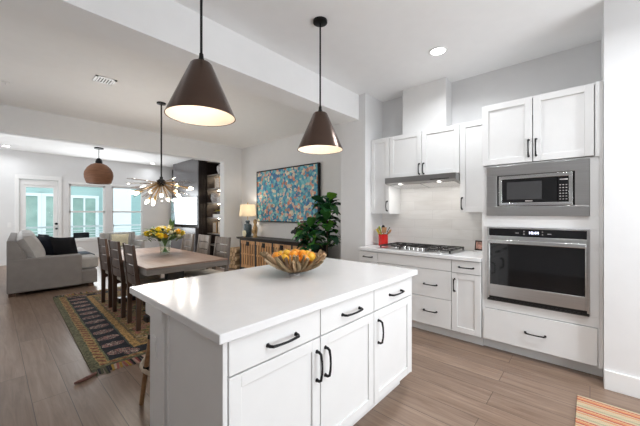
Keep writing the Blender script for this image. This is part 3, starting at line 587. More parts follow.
front('drawer', 'x', FX, 1.115, 2.033, 0.105, 0.424, b2, (1.346, 0.27, False), 0.145)
b3 = base_cab('white base cabinet with drawer over door beside the oven tower', 0.822, 1.115)
front('drawer', 'x', FX, 0.822, 1.115, 0.737, 0.874, b3, (0.965, 0.805, False), 0.14)
front('door', 'x', FX, 0.822, 1.115, 0.105, 0.737, b3, (1.081, 0.605, True), 0.13)
solo('wall_side_countertop', B(3.328, 3.971, 0.822, 2.326, 0.8795, 0.92), M['quartz'], 'white quartz worktop along the cooktop wall', 'countertop', bevel=0.004)

# oven tower (one tall unit with openings for microwave and oven)
TX = 3.38
tw = thing('oven_tower_cabinet', 'tall white cabinet housing microwave and oven beside the right wall', 'cabinet', (3.68, 0.37, 0))
Y0, Y1 = -0.08, 0.82
build('side_panel', B(TX, 3.97, Y1 - 0.022, Y1, 0.10, 2.466), M['cab'], tw, bevel=0.002)
build('side_panel', B(TX - 0.016, 3.97, Y0, Y0 + 0.022, 0.10, 2.466), M['cab'], tw, bevel=0.002)
build('back_panel', B(3.95, 3.97, Y0 + 0.022, Y1 - 0.022, 0.1, 2.466), M['cab_in'], tw, smooth=False)
build('top_panel', B(TX, 3.95, Y0 + 0.022, Y1 - 0.022, 2.446, 2.466), M['cab'], tw, smooth=False)
ff = MB()
for (a, b, c, d) in ((-0.058, 0.798, 1.243, 1.353), (-0.058, 0.798, 0.425, 0.508), (-0.058, 0.0, 0.508, 1.243), (0.770, 0.798, 0.508, 1.243), (-0.058, 0.0, 1.353, 1.85), (0.778, 0.798, 1.353, 1.85), (-0.058, -0.028, 1.85, 2.446), (-0.058, -0.047, 0.10, 0.425), (-0.028, 0.798, 1.843, 1.853)):
    ff.box(TX, TX + 0.02, a, b, c, d)
ff.box(TX - 0.016, TX + 0.02, -0.058, -0.032, 1.85, 2.466).box(TX - 0.016, TX + 0.02, -0.058, -0.053, 0.10, 0.425)
build('face_frame', ff, M['cab'], tw, bevel=0.0015)
build('shelf', B(TX + 0.02, 3.95, Y0 + 0.022, Y1 - 0.022, 1.28, 1.30), M['cab'], tw, smooth=False)
build('shelf', B(TX + 0.02, 3.95, Y0 + 0.022, Y1 - 0.022, 0.465, 0.485), M['cab'], tw, smooth=False)
build('toe_kick', B(TX + 0.075, 3.95, Y0, Y1 - 0.001, 0.0, 0.0995), M['cab'], tw, smooth=False)
front('drawer', 'x', TX - 0.018, -0.049, 0.806, 0.108, 0.424, tw, (0.375, 0.263, False), 0.15)
front('door', 'x', TX - 0.018, 0.394, 0.820, 1.855, 2.464, tw, (0.424, 1.985, True), 0.15)
front('door', 'x', TX - 0.018, -0.028, 0.394, 1.855, 2.464, tw, (0.368, 1.985, True), 0.15)

# microwave in its trim kit
mw = thing('microwave_oven', 'built-in stainless microwave with dark door above the wall oven', 'microwave', (3.5, 0.39, 1.353))
tk = MB()
for (a, b, c, d) in ((0.003, 0.775, 1.745, 1.838), (0.003, 0.775, 1.355, 1.443), (0.003, 0.095, 1.443, 1.745), (0.683, 0.775, 1.443, 1.745)): tk.box(TX - 0.022, TX - 0.001, a, b, c, d)
build('trim_kit', tk, M['steel'], mw, bevel=0.002)
build('recess', B(TX + 0.03, TX + 0.3, 0.09, 0.69, 1.435, 1.755), M['darkplastic'], mw, smooth=False)
dfm = MB()
for (a, b, c, d) in ((0.110, 0.668, 1.705, 1.738), (0.110, 0.668, 1.450, 1.478), (0.110, 0.136, 1.478, 1.705), (0.640, 0.668, 1.478, 1.705)): dfm.box(TX - 0.020, TX + 0.03, a, b, c, d)
dd = build('door_frame', dfm, M['steel_bright'], mw, bevel=0.002)
build('door_glass', B(TX - 0.014, TX + 0.02, 0.213, 0.640, 1.478, 1.705), M['blackglass'], mw, smooth=False)
build('viewing_window', B(TX - 0.0155, TX - 0.014, 0.325, 0.600, 1.51, 1.675), M['mw_glass'], mw, smooth=False)
cpn = build('control_panel', B(TX - 0.014, TX + 0.02, 0.136, 0.208, 1.478, 1.705), M['blackglass'], mw, smooth=False)
bt = MB()
for r in range(6):
    for k in range(3): bt.box(TX - 0.0155, TX - 0.014, 0.147 + 0.021 * k, 0.158 + 0.021 * k, 1.50 + 0.025 * r, 1.507 + 0.025 * r)
bt.box(TX - 0.0155, TX - 0.014, 0.143, 0.198, 1.672, 1.682)
build('buttons', bt, M['greyobj'], cpn, smooth=False)
build('maker_badge', B(TX - 0.0155, TX - 0.014, 0.395, 0.45, 1.488, 1.498), M['greyobj'], mw, smooth=False)

# wall oven
ov = thing('wall_oven', 'built-in stainless wall oven with black glass door and clock', 'oven', (3.5, 0.38, 0.51))
build('housing', B(TX + 0.0, TX + 0.54, 0.02, 0.75, 0.53, 1.23), M['darkplastic'], ov, smooth=False)
of = MB()
for (a, b, c, d) in ((0.001, 0.018, 0.535, 1.242), (0.752, 0.769, 0.535, 1.242), (0.018, 0.752, 1.228, 1.242)): of.box(TX - 0.028, TX - 0.001, a, b, c, d)
build('surround', of, M['steel'], ov, bevel=0.002)
cp = build('control_strip', B(TX - 0.026, TX, 0.019, 0.751, 1.160, 1.227), M['blackglass'], ov, smooth=False)
dsp = B(TX - 0.0275, TX - 0.026, 0.345, 0.425, 1.175, 1.213)
build('display', dsp, mat('display_glass', (0.03, 0.03, 0.05), 0.1), cp, smooth=False)
ic = MB()
for y in (0.315, 0.455):
    for z in (1.178, 1.203): ic.box(TX - 0.0272, TX - 0.026, y, y + 0.008, z, z + 0.008)
for y in (0.255, 0.50): ic.box(TX - 0.0272, TX - 0.026, y, y + 0.028, 1.187, 1.193)
build('icons', ic, M['greyobj'], cp, smooth=False)
cu = bpy.data.curves.new('clock_text', 'FONT'); cu.body = '10:44'; cu.size = 0.036; cu.align_x = 'CENTER'; cu.align_y = 'CENTER'; cu.extrude = 0.0004
tmp = bpy.data.objects.new('clock_text', cu); COL.objects.link(tmp)
dg = bpy.context.evaluated_depsgraph_get(); tme = bpy.data.meshes.new_from_object(tmp.evaluated_get(dg)); bpy.data.objects.remove(tmp)
tme.transform(Matrix(((0, 0, -1, TX - 0.0278), (-1, 0, 0, 0.385), (0, 1, 0, 1.194), (0, 0, 0, 1))))
tme.transform(Matrix.Translation(-origin(cp))); tme.materials.clear(); tme.materials.append(M['digit'])
co = bpy.data.objects.new('clock_digits', tme); COL.objects.link(co); co.parent = cp
od = MB()
for (a, b, c, d) in ((0.019, 0.030, 0.56, 1.155), (0.740, 0.751, 0.56, 1.155), (0.030, 0.740, 1.085, 1.155), (0.030, 0.740, 0.56, 0.676)): od.box(TX - 0.040, TX - 0.001, a, b, c, d)
odr = build('oven_door', od, M['steel'], ov, bevel=0.003)
build('door_glass', B(TX - 0.038, TX - 0.002, 0.030, 0.740, 0.676, 1.085), M['blackglass'], odr, smooth=False)
build('handle', MB().box(TX - 0.085, TX - 0.068, 0.022, 0.748, 1.086, 1.122).box(TX - 0.070, TX - 0.038, 0.05, 0.07, 1.092, 1.116).box(TX - 0.070, TX - 0.038, 0.70, 0.72, 1.092, 1.116), M['steel_bright'], odr, bevel=0.004)
vent = MB().box(TX - 0.03, TX - 0.002, 0.004, 0.766, 0.513, 0.520).box(TX - 0.012, TX - 0.002, 0.004, 0.766, 0.520, 0.553)
for k in range(24): vent.box(TX - 0.026, TX - 0.01, 0.03 + k * 0.03, 0.05 + k * 0.03, 0.527, 0.533)
build('bottom_vent', vent, M['iron'], ov, bevel=0.001)

# wall cabinets
UX = 3.652
def wall_cab(label, y0, y1, z0, z1):
    t = thing('wall_cabinet', label, 'cabinet', (3.8, (y0 + y1) / 2, z0), 'wall cabinets around the range hood')
    build('body', B(UX + 0.0205, 3.97, y0 + 0.001, y1 - 0.001, z0, z1), M['cab'], t, smooth=False)
    return t
u1 = wall_cab('narrow white wall cabinet left of the range hood', 2.031, 2.326, 1.37, 2.422)
front('door', 'x', UX, 2.031, 2.326, 1.372, 2.42, u1, (2.062, 1.475, True), 0.13)
u2 = wall_cab('short two-door white wall cabinet above the range hood', 1.122, 2.031, 1.846, 2.422)
front('door', 'x', UX, 1.577, 2.031, 1.848, 2.42, u2, (1.605, 1.94, True), 0.13)
front('door', 'x', UX, 1.122, 1.577, 1.848, 2.42, u2, (1.549, 1.94, True), 0.13)
u3 = wall_cab('narrow white wall cabinet between range hood and oven tower', 0.824, 1.122, 1.385, 2.422)
front('door', 'x', UX, 0.824, 1.122, 1.387, 2.42, u3, (1.094, 1.49, True), 0.13)
struct('trim_3', B(3.78, 3.98, 1.32, 1.90, 2.4225, CEIL), M['cab'], 'white boxed duct chase above the range hood cabinet', bevel=0.002)

# hood
hd = thing('range_hood', 'slim stainless under-cabinet range hood above the cooktop', 'range hood', (3.77, 1.6, 1.74))
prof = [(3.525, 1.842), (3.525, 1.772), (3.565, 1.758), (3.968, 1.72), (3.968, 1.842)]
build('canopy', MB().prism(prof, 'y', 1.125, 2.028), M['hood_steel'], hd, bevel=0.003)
flt = lambda a, b: MB().prism([(3.60, 1.752), (3.93, 1.7205), (3.93, 1.716), (3.60, 1.7475)], 'y', a, b)
build('filter', flt(1.16, 1.57), M['steel_bright'], hd); build('filter', flt(1.585, 1.99), M['steel_bright'], hd)
for y in (1.33, 1.83):
    build('lamp', MB().cyl((3.575, y, 1.7575), (3.573, y, 1.752), 0.024, seg=16), M['hoodlamp'], hd)
    d = bpy.data.lights.new('hood_beam', 'AREA'); d.shape = 'DISK'; d.size = 0.05; d.energy = 0.85; d.color = (1, 0.97, 0.93)
    lo = bpy.data.objects.new('hood_beam', d); COL.objects.link(lo); lo.location = Vector((3.60, y, 1.742)) - hd.location; lo.parent = hd; lo.rotation_euler = (0, math.radians(-25), 0)
build('control_slot', B(3.523, 3.526, 1.20, 1.42, 1.778, 1.786), M['iron'], hd, smooth=False)

# cooktop
ct = thing('gas_cooktop', 'black and steel gas cooktop set in the wall-side worktop', 'cooktop', (3.66, 1.60, 0.92))
build('base_plate', B(3.375, 3.90, 1.125, 2.045, 0.9202, 0.930), M['steel'], ct, bevel=0.004)
for (x, y, r) in ((3.52, 1.33, 0.04), (3.76, 1.32, 0.045), (3.72, 1.585, 0.06), (3.52, 1.87, 0.04), (3.76, 1.87, 0.05)):
    bn = build('burner', MB().cyl((x, y, 0.930), (x, y, 0.944), r, r * 0.9, 20), M['steel_bright'], ct)
    build('burner_cap', MB().cyl((x, y, 0.944), (x, y, 0.953), r * 0.75, r * 0.65, 20), M['iron'], bn)
for (a, b) in ((1.14, 1.43), (1.435, 1.735), (1.74, 2.03)):
    g = MB(); x0 = 3.40 if abs(a - 1.435) > 0.01 else 3.52; z0, z1 = 0.955, 0.968
    for y in (a + 0.006, (a + b) / 2, b - 0.006): g.box(x0, 3.885, y - 0.006, y + 0.006, z0, z1)
    for x in (x0 + 0.006, x0 + (3.88 - x0) * 0.35, x0 + (3.88 - x0) * 0.68, 3.879): g.box(x - 0.006, x + 0.006, a, b, z0, z1)
    for x in (x0 + 0.01, 3.875):
        for y in (a + 0.01, b - 0.01): g.box(x - 0.007, x + 0.007, y - 0.007, y + 0.007, 0.929, z0)
    build('grate', g, M['iron'], ct, bevel=0.001)
for k in range(5):
    y = 1.475 + k * 0.055
    build('knob', MB().cyl((3.425, y, 0.930), (3.42, y, 0.965), 0.022, 0.018, 20), M['steel_bright'], ct, bevel=0.002)

# utensil crock
ckx, cky = 3.72, 2.165
pr = [(0.0, 0.0), (0.064, 0.0), (0.067, 0.01), (0.067, 0.155), (0.069, 0.16), (0.061, 0.16), (0.061, 0.02), (0.0, 0.02)]
solo('utensil_crock', MB().lathe((ckx, cky, 0.9203), pr, 28), M['red'], 'red utensil crock beside the cooktop', 'utensil holder')
def utensil(name, label, cat, a, tilt, h, m, head):
    d = Vector((math.cos(a) * math.sin(tilt), math.sin(a) * math.sin(tilt), math.cos(tilt)))
    p0 = Vector((ckx - math.cos(a) * 0.02, cky - math.sin(a) * 0.02, 0.944)); p1 = p0 + d * h
    t = thing(name, label, cat, p0)
    build('handle', MB().cyl(p0, p1, 0.006, 0.007, 8), m, t)
    rot = d.to_track_quat('Z', 'Y').to_matrix()
    if head == 'spoon': build('bowl', MB().ell(p1 + d * 0.025, (0.034, 0.014, 0.042), 14, 8, rot), m, t)
    elif head == 'spatula':
        build('blade', MB().box(p1.x - 0.034, p1.x + 0.034, p1.y - 0.004, p1.y + 0.004, p1.z - 0.008, p1.z + 0.075, rot), m, t, bevel=0.003)
    else:
        w = MB()
        for k in range(4):
            e = Vector((math.cos(k * PI / 4), math.sin(k * PI / 4), 0))
            w.tube([p1 + rot @ (e * (0.024 * math.sin(PI * s / 10)) * (1) + Vector((0, 0, 0.08 * (1 - math.cos(PI * s / 10)) / 2 * 1.0))) for s in range(11)], 0.0022, 5)
            w.tube([p1 + rot @ (-e * (0.024 * math.sin(PI * s / 10)) + Vector((0, 0, 0.08 * (1 - math.cos(PI * s / 10)) / 2))) for s in range(11)], 0.0022, 5)
        build('wires', w, m, t)
utensil('spatula', 'yellow spatula leaning left in the red crock', 'spatula', 1.75, 0.60, 0.17, M['yellow'], 'spatula')
utensil('spoon', 'lime green spoon at the back of the red crock', 'spoon', 2.2, 0.30, 0.20, M['greenp'], 'spoon')
utensil('wooden_spoon', 'brown wooden spoon leaning right in the red crock', 'spoon', -1.45, 0.58, 0.18, M['woodspoon'], 'spoon')
utensil('wooden_spatula', 'reddish wooden spatula at the front of the red crock', 'spatula', -2.2, 0.3, 0.17, M['woodspoon'], 'spatula')
utensil('ladle', 'black ladle in the middle of the red crock', 'ladle', 2.9, 0.08, 0.20, M['black'], 'spoon')
utensil('slotted_turner', 'black turner behind the wooden spoon in the red crock', 'turner', -1.0, 0.5, 0.19, M['black'], 'spatula')
utensil('whisk', 'yellow whisk at the front left of the red crock', 'whisk', 1.9, 0.38, 0.165, M['yellow'], 'whisk')

# little framed photo on the worktop
pf = thing('photo_stand', 'small black framed photo on white base beside the oven tower', 'photo frame', (3.82, 0.95, 0.92))
build('base', B(3.765, 3.845, 0.87, 1.0, 0.9203, 0.945), M['white_trim'], pf, bevel=0.003)
R_ = Matrix.Rotation(math.radians(14), 3, 'Y')
build('frame', MB().box(3.80, 3.815, 0.872, 0.998, 0.945, 1.06, R_), M['black'], pf, bevel=0.002)
build('print', MB().box(3.795, 3.812, 0.885, 0.985, 0.96, 1.045, R_), M['photo'], pf, smooth=False)

# driftwood bowl with oranges
bx_, by_ = 1.53, 1.65
bw = thing('driftwood_bowl', 'round bowl of driftwood strips on the island worktop', 'bowl', (bx_, by_, 0.92))
build('base', MB().lathe((bx_, by_, 0.9203), [(0, 0.0), (0.045, 0.0), (0.05, 0.012), (0, 0.014)], 24), M['greyobj'], bw)
for k in range(60):
    a = 2 * PI * k / 60 + random.uniform(-0.04, 0.04); lay = k % 3
    r0 = random.uniform(0.012, 0.05); r1 = 0.255 + random.uniform(-0.035, 0.025) - 0.014 * lay; z1 = 1.062 + random.uniform(-0.025, 0.03)
    da = random.uniform(-0.32, 0.32)
    p = [Vector((bx_ + math.cos(a) * r0, by_ + math.sin(a) * r0, 0.944 + 0.006 * lay)), Vector((bx_ + math.cos(a + da * .5) * (r0 + r1) * 0.52, by_ + math.sin(a + da * .5) * (r0 + r1) * 0.52, 0.984 + 0.008 * lay)), Vector((bx_ + math.cos(a + da) * r1, by_ + math.sin(a + da) * r1, z1))]
    th = random.uniform(0.008, 0.016)
    build('stick', MB().tube([p[0], (p[0] + p[1]) / 2 + Vector((0, 0, -0.004)), p[1], (p[1] + p[2]) / 2 + Vector((0, 0, -0.006)), p[2]], [th * .7, th, th * 1.05, th, th * 0.75], 6), M['drift'], bw)
# oranges: each one its own object
om = MB().ell((0, 0, 0), (0.034, 0.034, 0.031), 18, 12)
spots = [(0, 0, 0.995)]
for k in range(6): spots.append((0.071 * math.cos(k * PI / 3 + 0.2), 0.071 * math.sin(k * PI / 3 + 0.2), 1.026))
for k in range(11): spots.append((0.133 * math.cos(k * 2 * PI / 11), 0.133 * math.sin(k * 2 * PI / 11), 1.054))
for k in range(4): spots.append((0.06 * math.cos(k * PI / 2 + 0.72), 0.06 * math.sin(k * PI / 2 + 0.72), 1.072))
orange0 = None
for i, (x, y, z) in enumerate(spots):
    if orange0 is None:
        orange0 = build('orange', om, M['orange'], base=(0, 0, 0)); build('stem', MB().cyl((0, 0, 0.029), (0, 0, 0.034), 0.004, 0.003, 6), M['leaf'], orange0)
        o = orange0
    else:
        o = copy_tree(orange0)
        if i % 3 == 1: o.data = o.data.copy(); o.data.materials[0] = M['orange2']
    o.location = (bx_ + x, by_ + y, z); o.rotation_euler = (random.uniform(-0.9, 0.9), random.uniform(-0.9, 0.9), 0)
    tag(o, 'small orange heaped in the driftwood bowl', 'orange', 'oranges in the driftwood bowl')

# ------------------------------------------------------------------ pendants over the island
def cone_pendant(x, y, zb, label):
    t = thing('pendant_lamp', label, 'pendant lamp', (x, y, CEIL), 'cone pendants over the island')
    build('canopy', MB().lathe((x, y, CEIL), [(0, 0), (0.062, 0), (0.062, -0.018), (0.02, -0.026), (0, -0.026)], 28), M['black'], t)
    zt = zb + 0.325
    build('stem', MB().cyl((x, y, CEIL - 0.025), (x, y, zt + 0.05), 0.0075, seg=12), M['black'], t)
    build('socket_cap', MB().lathe((x, y, zt), [(0, 0.055), (0.012, 0.055), (0.014, 0.03), (0.02, 0.012), (0.03, 0.0), (0, 0.0)], 20), M['black'], t)
    sh = build('lamp_shade', MB().lathe((x, y, zb), [(0.0, 0.325), (0.055, 0.322), (0.062, 0.315), (0.200, 0.0), (0.196, 0.0), (0.058, 0.306), (0.0, 0.309)], 48), M['bronze'], t)
    build('lining', MB().lathe((x, y, zb), [(0.1945, 0.002), (0.0565, 0.303), (0.0, 0.305), (0, 0.3045), (0.056, 0.302), (0.194, 0.002)], 48), M['shade_in'], sh)
    build('bulb', MB().ell((x, y, zb + 0.19), (0.03, 0.03, 0.04), 14, 10).cyl((x, y, zb + 0.22), (x, y, zb + 0.30), 0.014, seg=10), M['pbulb'], t)
    d = bpy.data.lights.new('pendant_glow', 'POINT'); d.energy = 0.75; d.color = (1.0, 0.88, 0.74); d.shadow_soft_size = 0.035
    lo = bpy.data.objects.new('pendant_glow', d); COL.objects.link(lo); lo.parent = t; lo.location = Vector((x, y, zb + 0.11)) - origin(t)
cone_pendant(0.85, 1.735, 1.958, 'bronze cone pendant lamp hanging over the left half of the island')
cone_pendant(1.932, 1.748, 1.93, 'bronze cone pendant lamp hanging over the bowl end of the island')

# recessed cans, vents
def can(x, y, label, power=16):
    t = thing('recessed_light', label, 'ceiling light', (x, y, CEIL), 'recessed ceiling lights')
    build('trim_ring', MB().lathe((x, y, CEIL - 0.006), [(0.068, 0.0055), (0.095, 0.0055), (0.092, 0.0), (0.07, -0.001)], 32, True), M['white_trim'], t)
    build('lens', MB().cyl((x, y, CEIL - 0.0005), (x, y, CEIL - 0.003), 0.068, seg=32), M['can'], t)
    d = bpy.data.lights.new('can_beam', 'AREA'); d.shape = 'DISK'; d.size = 0.13; d.energy = power; d.color = (0.93, 0.965, 1.0); d.spread = math.radians(150)
    lo = bpy.data.objects.new('can_beam', d); COL.objects.link(lo); lo.parent = t; lo.location = (0, 0, -0.008)
can(3.112, 1.168, 'round recessed light in the kitchen ceiling before the hood chase', 8)
can(0.251, 10.852, 'round recessed light in the living room ceiling above the glazed door', 3)
can(3.681, 11.0, 'round recessed light in the living room ceiling near the media unit', 2)
can(2.3, -1.4, 'added unseen recessed light in the kitchen ceiling behind the striped rug', 18)  # added out of view to brighten the kitchen side
can(2.35, -0.25, 'added unseen recessed light in the kitchen ceiling in front of the oven tower', 8)  # unseen lamp, added to brighten the oven-side cabinet fronts
can(1.3, -1.0, 'added unseen recessed light in the kitchen ceiling near the rear wall', 5)  # added ceiling lamp behind the camera, out of view
can(-0.7, 1.2, 'added unseen recessed light in the kitchen ceiling near the left wall', 1)  # weak lamp added beyond the left edge of view
def vent(x, y, sx, sy, label, n, ax):
    t = thing('ceiling_vent', label, 'vent', (x, y, CEIL))
    fr = MB()
    fr.box(x - sx / 2, x + sx / 2, y - sy / 2, y - sy / 2 + 0.025, CEIL - 0.012, CEIL - 0.0005).box(x - sx / 2, x + sx / 2, y + sy / 2 - 0.025, y + sy / 2, CEIL - 0.012, CEIL - 0.0005)
    fr.box(x - sx / 2, x - sx / 2 + 0.025, y - sy / 2, y + sy / 2, CEIL - 0.012, CEIL - 0.0005).box(x + sx / 2 - 0.025, x + sx / 2, y - sy / 2, y + sy / 2, CEIL - 0.012, CEIL - 0.0005)
    build('frame', fr, M['white_trim'], t)
    build('duct', B(x - sx / 2 + 0.02, x + sx / 2 - 0.02, y - sy / 2 + 0.02, y + sy / 2 - 0.02, CEIL - 0.003, CEIL - 0.0005), M['darkplastic'], t)
    for k in range(n):
        u = -0.5 + (k + 0.5) / n
        if ax == 'x': build('slat', MB().box(x + u * (sx - .05) - 0.008, x + u * (sx - .05) + 0.008, y - sy / 2 + 0.022, y + sy / 2 - 0.022, CEIL - 0.011, CEIL - 0.004), M['white_trim'], t)
        else: build('slat', MB().box(x - sx / 2 + 0.022, x + sx / 2 - 0.022, y + u * (sy - .05) - 0.008, y + u * (sy - .05) + 0.008, CEIL - 0.011, CEIL - 0.004), M['white_trim'], t)
vent(0.965, 4.55, 0.22, 0.22, 'white slotted vent in the dining ceiling left of the chandelier', 6, 'x')
vent(0.86, 9.0, 0.36, 0.16, 'white slot vent in the living room ceiling above the sofa', 5, 'x')
vent(3.0, 9.1, 0.34, 0.16, 'slot vent in the living room ceiling near the chandelier rod', 5, 'x')
solo('ceiling_sprinkler', MB().lathe((0.13, 5.55, CEIL), [(0, -0.0005), (0.04, -0.0005), (0.036, -0.012), (0.012, -0.016), (0.012, -0.035), (0, -0.036)], 18), M['white_trim'], 'small white sprinkler head in the dining ceiling', 'sprinkler')

# ------------------------------------------------------------------ dining area
RW, RL = 2.45, 3.2
rug = thing('kilim_rug', 'flat-woven ochre and black patterned rug under the dining table', 'rug', (1.85, 4.78, 0.0), rz=math.radians(-1.5))
rm = MB()
nx_, ny_ = 12, 16
rm.box(-RW / 2, RW / 2, -RL / 2, RL / 2, 0.001, 0.010)
weave = bpy.data.meshes.new('weave'); rm.bm.to_mesh(weave); rm.bm.free(); weave.materials.append(kilim_mat(RW, RL))
wo = bpy.data.objects.new('weave', weave); COL.objects.link(wo); wo.parent = rug
for e, s in ((-1, 'near'), (1, 'far')):
    fb = MB()
    for k in range(120):
        x = -RW / 2 + RW * (k + 0.5) / 120; l = random.uniform(0.10, 0.15); dx = random.uniform(-0.02, 0.02)
        y0 = e * RL / 2; fb.bm.faces.new([fb.bm.verts.new(v) for v in ((x - 0.010, y0, 0.009), (x + 0.010, y0, 0.009), (x + 0.009 + dx, y0 + e * l, 0.004 + random.uniform(0, .004)), (x - 0.009 + dx, y0 + e * l, 0.004))])
    me = bpy.data.meshes.new('fringe'); fb.bm.to_mesh(me); fb.bm.free(); me.materials.append(M['kilim_fringe'])
    fo = bpy.data.objects.new('fringe', me); COL.objects.link(fo); fo.parent = rug
tm = MB().tube([(-RW / 2 + 0.02, -RL / 2 - 0.08, 0.012), (-RW / 2 - 0.05, -RL / 2 - 0.13, 0.014), (-RW / 2 - 0.13, -RL / 2 - 0.15, 0.012)], [0.012, 0.016, 0.010], 8)
me = bpy.data.meshes.new('tassel'); tm.bm.to_mesh(me); tm.bm.free(); me.materials.append(mat('tassel_wool', (0.22, 0.11, 0.09), 0.95, var=0.4, scale=60)); fo = bpy.data.objects.new('tassel', me); COL.objects.link(fo); fo.parent = rug

tb = thing('dining_table', 'rectangular wood-topped dining table on the patterned rug', 'table', (1.68, 4.75, 0.01))
TX0, TX1, TY0, TY1 = 1.16, 2.16, 3.65, 5.85
build('tabletop', B(TX0, TX1, TY0, TY1, 0.742, 0.762), M['table'], tb, bevel=0.003)
build('apron', B(TX0 + 0.001, TX1 - 0.001, TY0 + 0.001, TY1 - 0.001, 0.675, 0.7415), M['table_edge'], tb, bevel=0.003)
for y in (4.15, 5.35):
    build('trestle', MB().box(1.55, 1.77, y - 0.05, y + 0.05, 0.08, 0.675).box(1.30, 2.02, y - 0.06, y + 0.06, 0.0105, 0.08).box(1.36, 1.96, y - 0.05, y + 0.05, 0.62, 0.675), M['dark'], tb, bevel=0.004)
build('stretcher', B(1.62, 1.70, 4.2, 5.30, 0.30, 0.38), M['dark'], tb, bevel=0.003)

def make_chair(m):
    t = thing('dining_chair', 'x', 'chair', (0, 0, 0), 'dining chairs round the table')
    def xb(z): return -0.215 - 0.05 * max(0, (z - 0.45) / 0.55)
    for s in (-1, 1):
        y = s * 0.185
        build('rear_leg', MB().prism([(xb(0) - 0.0, 0), (xb(0) + 0.045, 0), (xb(0.45) + 0.052, 0.45), (xb(1.0) + 0.03, 1.0), (xb(1.0), 1.0), (xb(0.45), 0.45)], 'y', y - 0.019, y + 0.019), m, t, bevel=0.003)
        build('front_leg', MB().prism([(0.17, 0), (0.208, 0), (0.215, 0.44), (0.165, 0.44)], 'y', y - 0.020, y + 0.020), m, t, bevel=0.003)
        build('side_rail', B(-0.165, 0.17, y - 0.012, y + 0.012, 0.385, 0.44), m, t, bevel=0.002)
    build('cross_rail', B(0.175, 0.205, -0.165, 0.165, 0.385, 0.44), m, t, bevel=0.002)
    build('seat', B(-0.17, 0.235, -0.22, 0.22, 0.441, 0.492), M['cream'], t, bevel=0.014, seg=3)
    for (z0, z1) in ((0.53, 0.637), (0.65, 0.757), (0.77, 0.877), (0.89, 0.995)):
        zc = (z0 + z1) / 2; n = 6; sl = MB()
        for k in range(n):
            a0 = -0.166 + 0.332 * k / n; a1 = -0.166 + 0.332 * (k + 1) / n; bow = lambda a: -0.018 * (1 - (a / 0.166) ** 2)
            pts = []
            for (a, z, dx) in ((a0, z0, 0), (a1, z0, 0), (a1, z1, 0), (a0, z1, 0), (a0, z0, 0.018), (a1, z0, 0.018), (a1, z1, 0.018), (a0, z1, 0.018)):
                pts.append(sl.bm.verts.new((xb(z) + 0.008 + dx + bow(a), a, z)))
            for q in ((0, 1, 2, 3), (4, 5, 6, 7), (0, 1, 5, 4), (3, 2, 6, 7)): sl.bm.faces.new([pts[i] for i in q])
            if k == 0: sl.bm.faces.new([pts[i] for i in (0, 3, 7, 4)])
            if k == n - 1: sl.bm.faces.new([pts[i] for i in (1, 2, 6, 5)])
        bmesh.ops.remove_doubles(sl.bm, verts=sl.bm.verts, dist=0.0005)
        build('back_slat', sl, m, t)
    return t
seats = [(1.35, 4.08, 0, 'dark wooden slat-back dining chair at the near left end of the table'),
         (1.35, 4.72, 0, 'dark wooden slat-back dining chair in the middle of the left side'),
         (1.35, 5.35, 0, 'dark wooden slat-back dining chair at the far left end by the sofa'),
         (2.17, 4.22, PI, 'weathered slat-back dining chair at the console side near corner'),
         (2.17, 4.82, PI, 'weathered slat-back dining chair in the middle of the console side'),
         (2.17, 5.42, PI, 'weathered slat-back dining chair on the console side behind the flowers')]
c0 = make_chair(M['chair']); c1 = None
for i, (x, y, rz, lab) in enumerate(seats):
    if i == 0: c = c0
    elif i < 3: c = copy_tree(c0)
    elif i == 3: c1 = make_chair(M['chair_front']); c = c1
    else: c = copy_tree(c1)
    c.location = (x, y, 0.0105); c.rotation_euler = (0, 0, rz + random.uniform(-0.03, 0.03)); c['label'] = lab

# vase and bouquet
vx, vy, vz = 1.75, 4.72, 0.7622
vs = thing('glass_vase', 'clear glass vase on the dining table', 'vase', (vx, vy, vz))
build('vessel', MB().lathe((vx, vy, vz), [(0, 0), (0.062, 0), (0.066, 0.02), (0.072, 0.12), (0.088, 0.20), (0.084, 0.20), (0.066, 0.12), (0.058, 0.022), (0, 0.02)], 28), M['vase'], vs)
build('water', MB().lathe((vx, vy, vz), [(0, 0.021), (0.057, 0.023), (0.062, 0.09), (0, 0.09)], 24), M['glass'], vs)
bq = thing('flower_bouquet', 'bouquet of yellow and cream flowers in the glass vase', 'flowers', (vx, vy, vz + 0.03))
st = MB(); lf = MB(); heads = []
for k in range(42):
    a = random.uniform(0, 2 * PI); tl = random.uniform(0.05, 1.0) ** 0.7; 
    r = 0.28 * tl; h = 0.41 - 0.13 * tl + random.uniform(-0.03, 0.03)
    p1 = Vector((vx + r * math.cos(a), vy + r * math.sin(a), vz + h)); p0 = Vector((vx - 0.03 * math.cos(a), vy - 0.03 * math.sin(a), vz + 0.035)); pm = Vector((vx + 0.035 * math.cos(a), vy + 0.035 * math.sin(a), vz + 0.20))
    st.tube([p0, pm, p1], 0.003, 5); heads.append((p1, a))
for k in range(150):
    a = random.uniform(0, 2 * PI); r = random.uniform(0.03, 0.24); z = vz + random.uniform(0.2, 0.36)
    lf.leaf((vx + r * math.cos(a), vy + r * math.sin(a), z), (math.cos(a), math.sin(a), random.uniform(0.2, 1.3)), random.uniform(0.10, 0.18), random.uniform(0.025, 0.05), 0.3)
for k in range(12):   # tall sprigs
    lf.leaf((vx + 0.10 + random.uniform(-.04, .04), vy + 0.03 + random.uniform(-.04, .04), vz + 0.36), (random.uniform(-.3, .3), random.uniform(-.3, .3), 1), random.uniform(0.12, 0.20), 0.025, 0.0)
build('stems', st, mat('flower_stems', (0.16, 0.30, 0.09), 0.5, var=0.3), bq); build('foliage', lf, M['bleaf'], bq, recalc=False)
